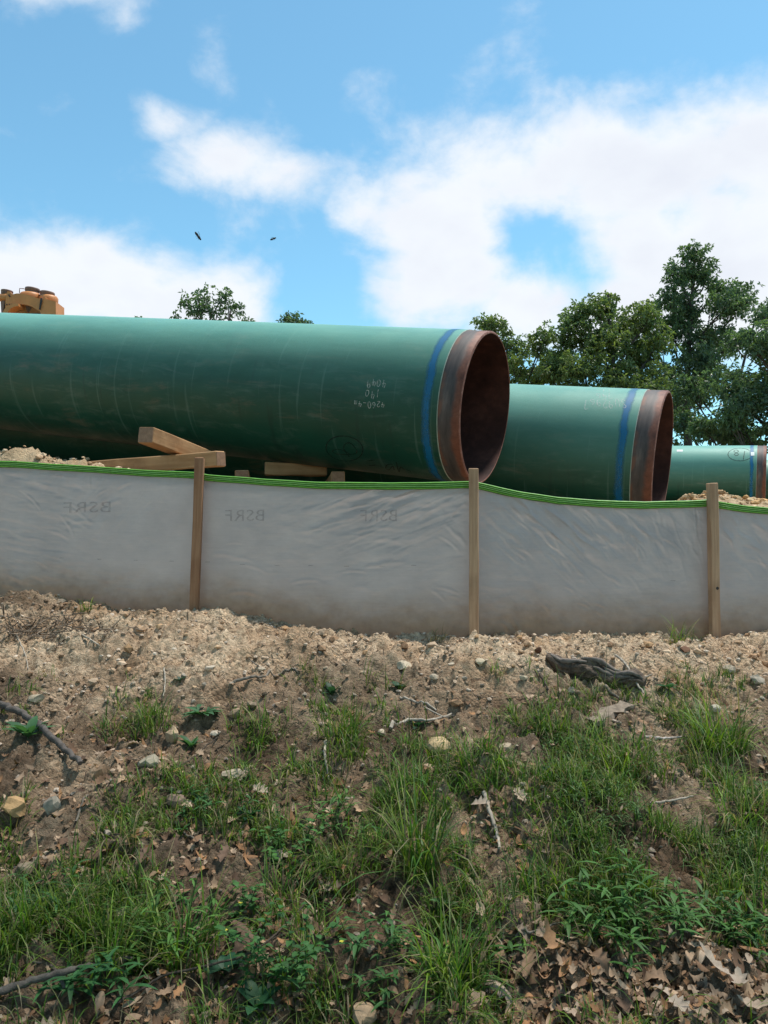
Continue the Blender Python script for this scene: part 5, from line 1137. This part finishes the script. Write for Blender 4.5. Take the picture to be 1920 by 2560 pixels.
stems(720, 2140, 110, 120, 16, 'clover like weed with small round leaves at mid bank', 5, 0.020, 0.8, (0.065, 0.165, 0.035), 10)
stems(690, 2440, 120, 190, 16, 'tall small leaved weed with yellow flowers near the foot of the bank', 6, 0.022, 0.75, (0.055, 0.15, 0.035), 11, True)
stems(610, 2280, 70, 60, 8, 'little small leaved weed with yellow flowers above the tall one', 7, 0.020, 0.75, (0.06, 0.16, 0.035), 9, True)
stems(900, 2450, 160, 130, 14, 'pointed leaved weed left of the big dark grass clump', 8, 0.045, 0.22, (0.06, 0.15, 0.04))
stems(860, 2100, 90, 120, 10, 'fresh pointed bladed stems beside the clover like weed', 9, 0.05, 0.16, (0.08, 0.18, 0.035))
stems(1000, 2380, 70, 90, 7, 'pointed bladed stems above the big dark clump', 10, 0.045, 0.18)
stems(1500, 2090, 260, 90, 34, 'feathery fine leaved weed patch across the right of the bank', 11, 0.026, 0.14, (0.085, 0.165, 0.045), 12)
stems(1450, 1920, 220, 80, 26, 'feathery fine leaved weed patch below the bark slab', 12, 0.024, 0.14, (0.09, 0.17, 0.045), 12)
stems(1870, 2160, 160, 100, 20, 'feathery olive weed patch beside the rust tinged clump', 13, 0.026, 0.14, (0.10, 0.15, 0.045), 12)
stems(1890, 1975, 60, 50, 5, 'round leaved seedling at the right of the bank', 14, 0.03, 0.7, (0.09, 0.17, 0.05), 5)
stems(120, 2280, 160, 90, 12, 'pointed leaved weed beside the bright green clump', 15, 0.045, 0.2, (0.055, 0.14, 0.035))
stems(520, 2050, 150, 70, 14, 'low leafy weed beside the brown flat stone', 16, 0.03, 0.3, (0.05, 0.13, 0.035))
stems(1640, 1715, 80, 50, 8, 'sparse yellow green sprigs by the bright seedling', 17, 0.022, 0.2, (0.10, 0.165, 0.045))
stems(200, 2500, 120, 90, 8, 'broad bladed sprouts in front of the crossing branch', 18, 0.07, 0.18, (0.05, 0.15, 0.045))
# tall dry seed stalks
for i, (x0, y0, x1, y1, lab) in enumerate([(1100,2060,1122,1850,'tall thin dry grass stalk beside the yellow cream rock'),(1510,1720,1515,1590,'thin dry stalk standing before the rotten log'),(955,1745,945,1690,'thin dry stalk above the eroded hollow'),(1740,2380,1790,2290,'bent dry stalk over the brown leaf drift'),(1130,2310,1090,2130,'thin dry stalk within the tall bluish grass')]):
    a = hit(x0, y0); b = at(x1, y1, a[1] + 0.02); P = smooth_line([a - np.array([0, 0, 0.01]), (a + b) / 2 + np.array([0.006, 0, 0]), b], 6) - a
    mb = MB(); tube(mb, P, np.linspace(0.0013, 0.0007, len(P)), 5, (0.36, 0.32, 0.18)); o = mb.build('grass_stalk', M['grass']); o.location = a; tag(o, lab, 'grass stalk', 'dry grass stalks')

# ------------------------------------------------------------------ flying insects
def insect(px, py, Y, L, ang, label):
    p = at(px, py, Y); root = empty('flying_insect', p); root.rotation_euler = (0, R(ang), R(20))
    mb = MB(); x = np.linspace(-1, 1, 14); r = np.where(x > 0.62, 0.16 * np.sqrt(np.clip(1 - ((x - 0.8) / 0.22) ** 2, 0.02, 1)), np.where(x > 0.05, 0.22 * np.sqrt(np.clip(1 - ((x - 0.33) / 0.36) ** 2, 0.05, 1)), 0.20 * np.sqrt(np.clip(1 - ((x + 0.45) / 0.58) ** 2, 0.02, 1))))
    tube(mb, np.stack([x * L / 2, 0 * x, 0 * x], -1), r * L / 2 * 1.25, 10); mb.build('body', M['insect'], root)
    for s_ in (-1, 1):
        w = MB(); D = np.array([[-0.85, 0.5 * s_, 0.28]]); D /= np.linalg.norm(D); leafy(w, np.array([[0.15 * L, 0.03 * L * s_, 0.08 * L]]), D, np.array([L * 0.7]), np.array([L * 0.26]), np.array([[1, 1, 1]]), RNG); w.build('wing', M['wing'], root)
    legs = MB()
    for k in (-1, 0, 1):
        for s_ in (-1, 1): tube(legs, [(0.12 * L + k * .08 * L, 0, -0.04 * L), (0.12 * L + k * .16 * L, 0.16 * s_ * L, -0.10 * L), (0.1 * L + k * .22 * L, 0.22 * s_ * L, -0.22 * L)], 0.012 * L, 4)
    legs.build('legs', M['insect'], root); tag(root, label, 'insect', 'insects in the air')
insect(495, 590, 1.6, 0.0185, 52, 'larger dark fly diving steeply in the air before the clouds')
insect(683, 597, 1.9, 0.0155, -28, 'smaller dark fly hovering level beside the diving one')
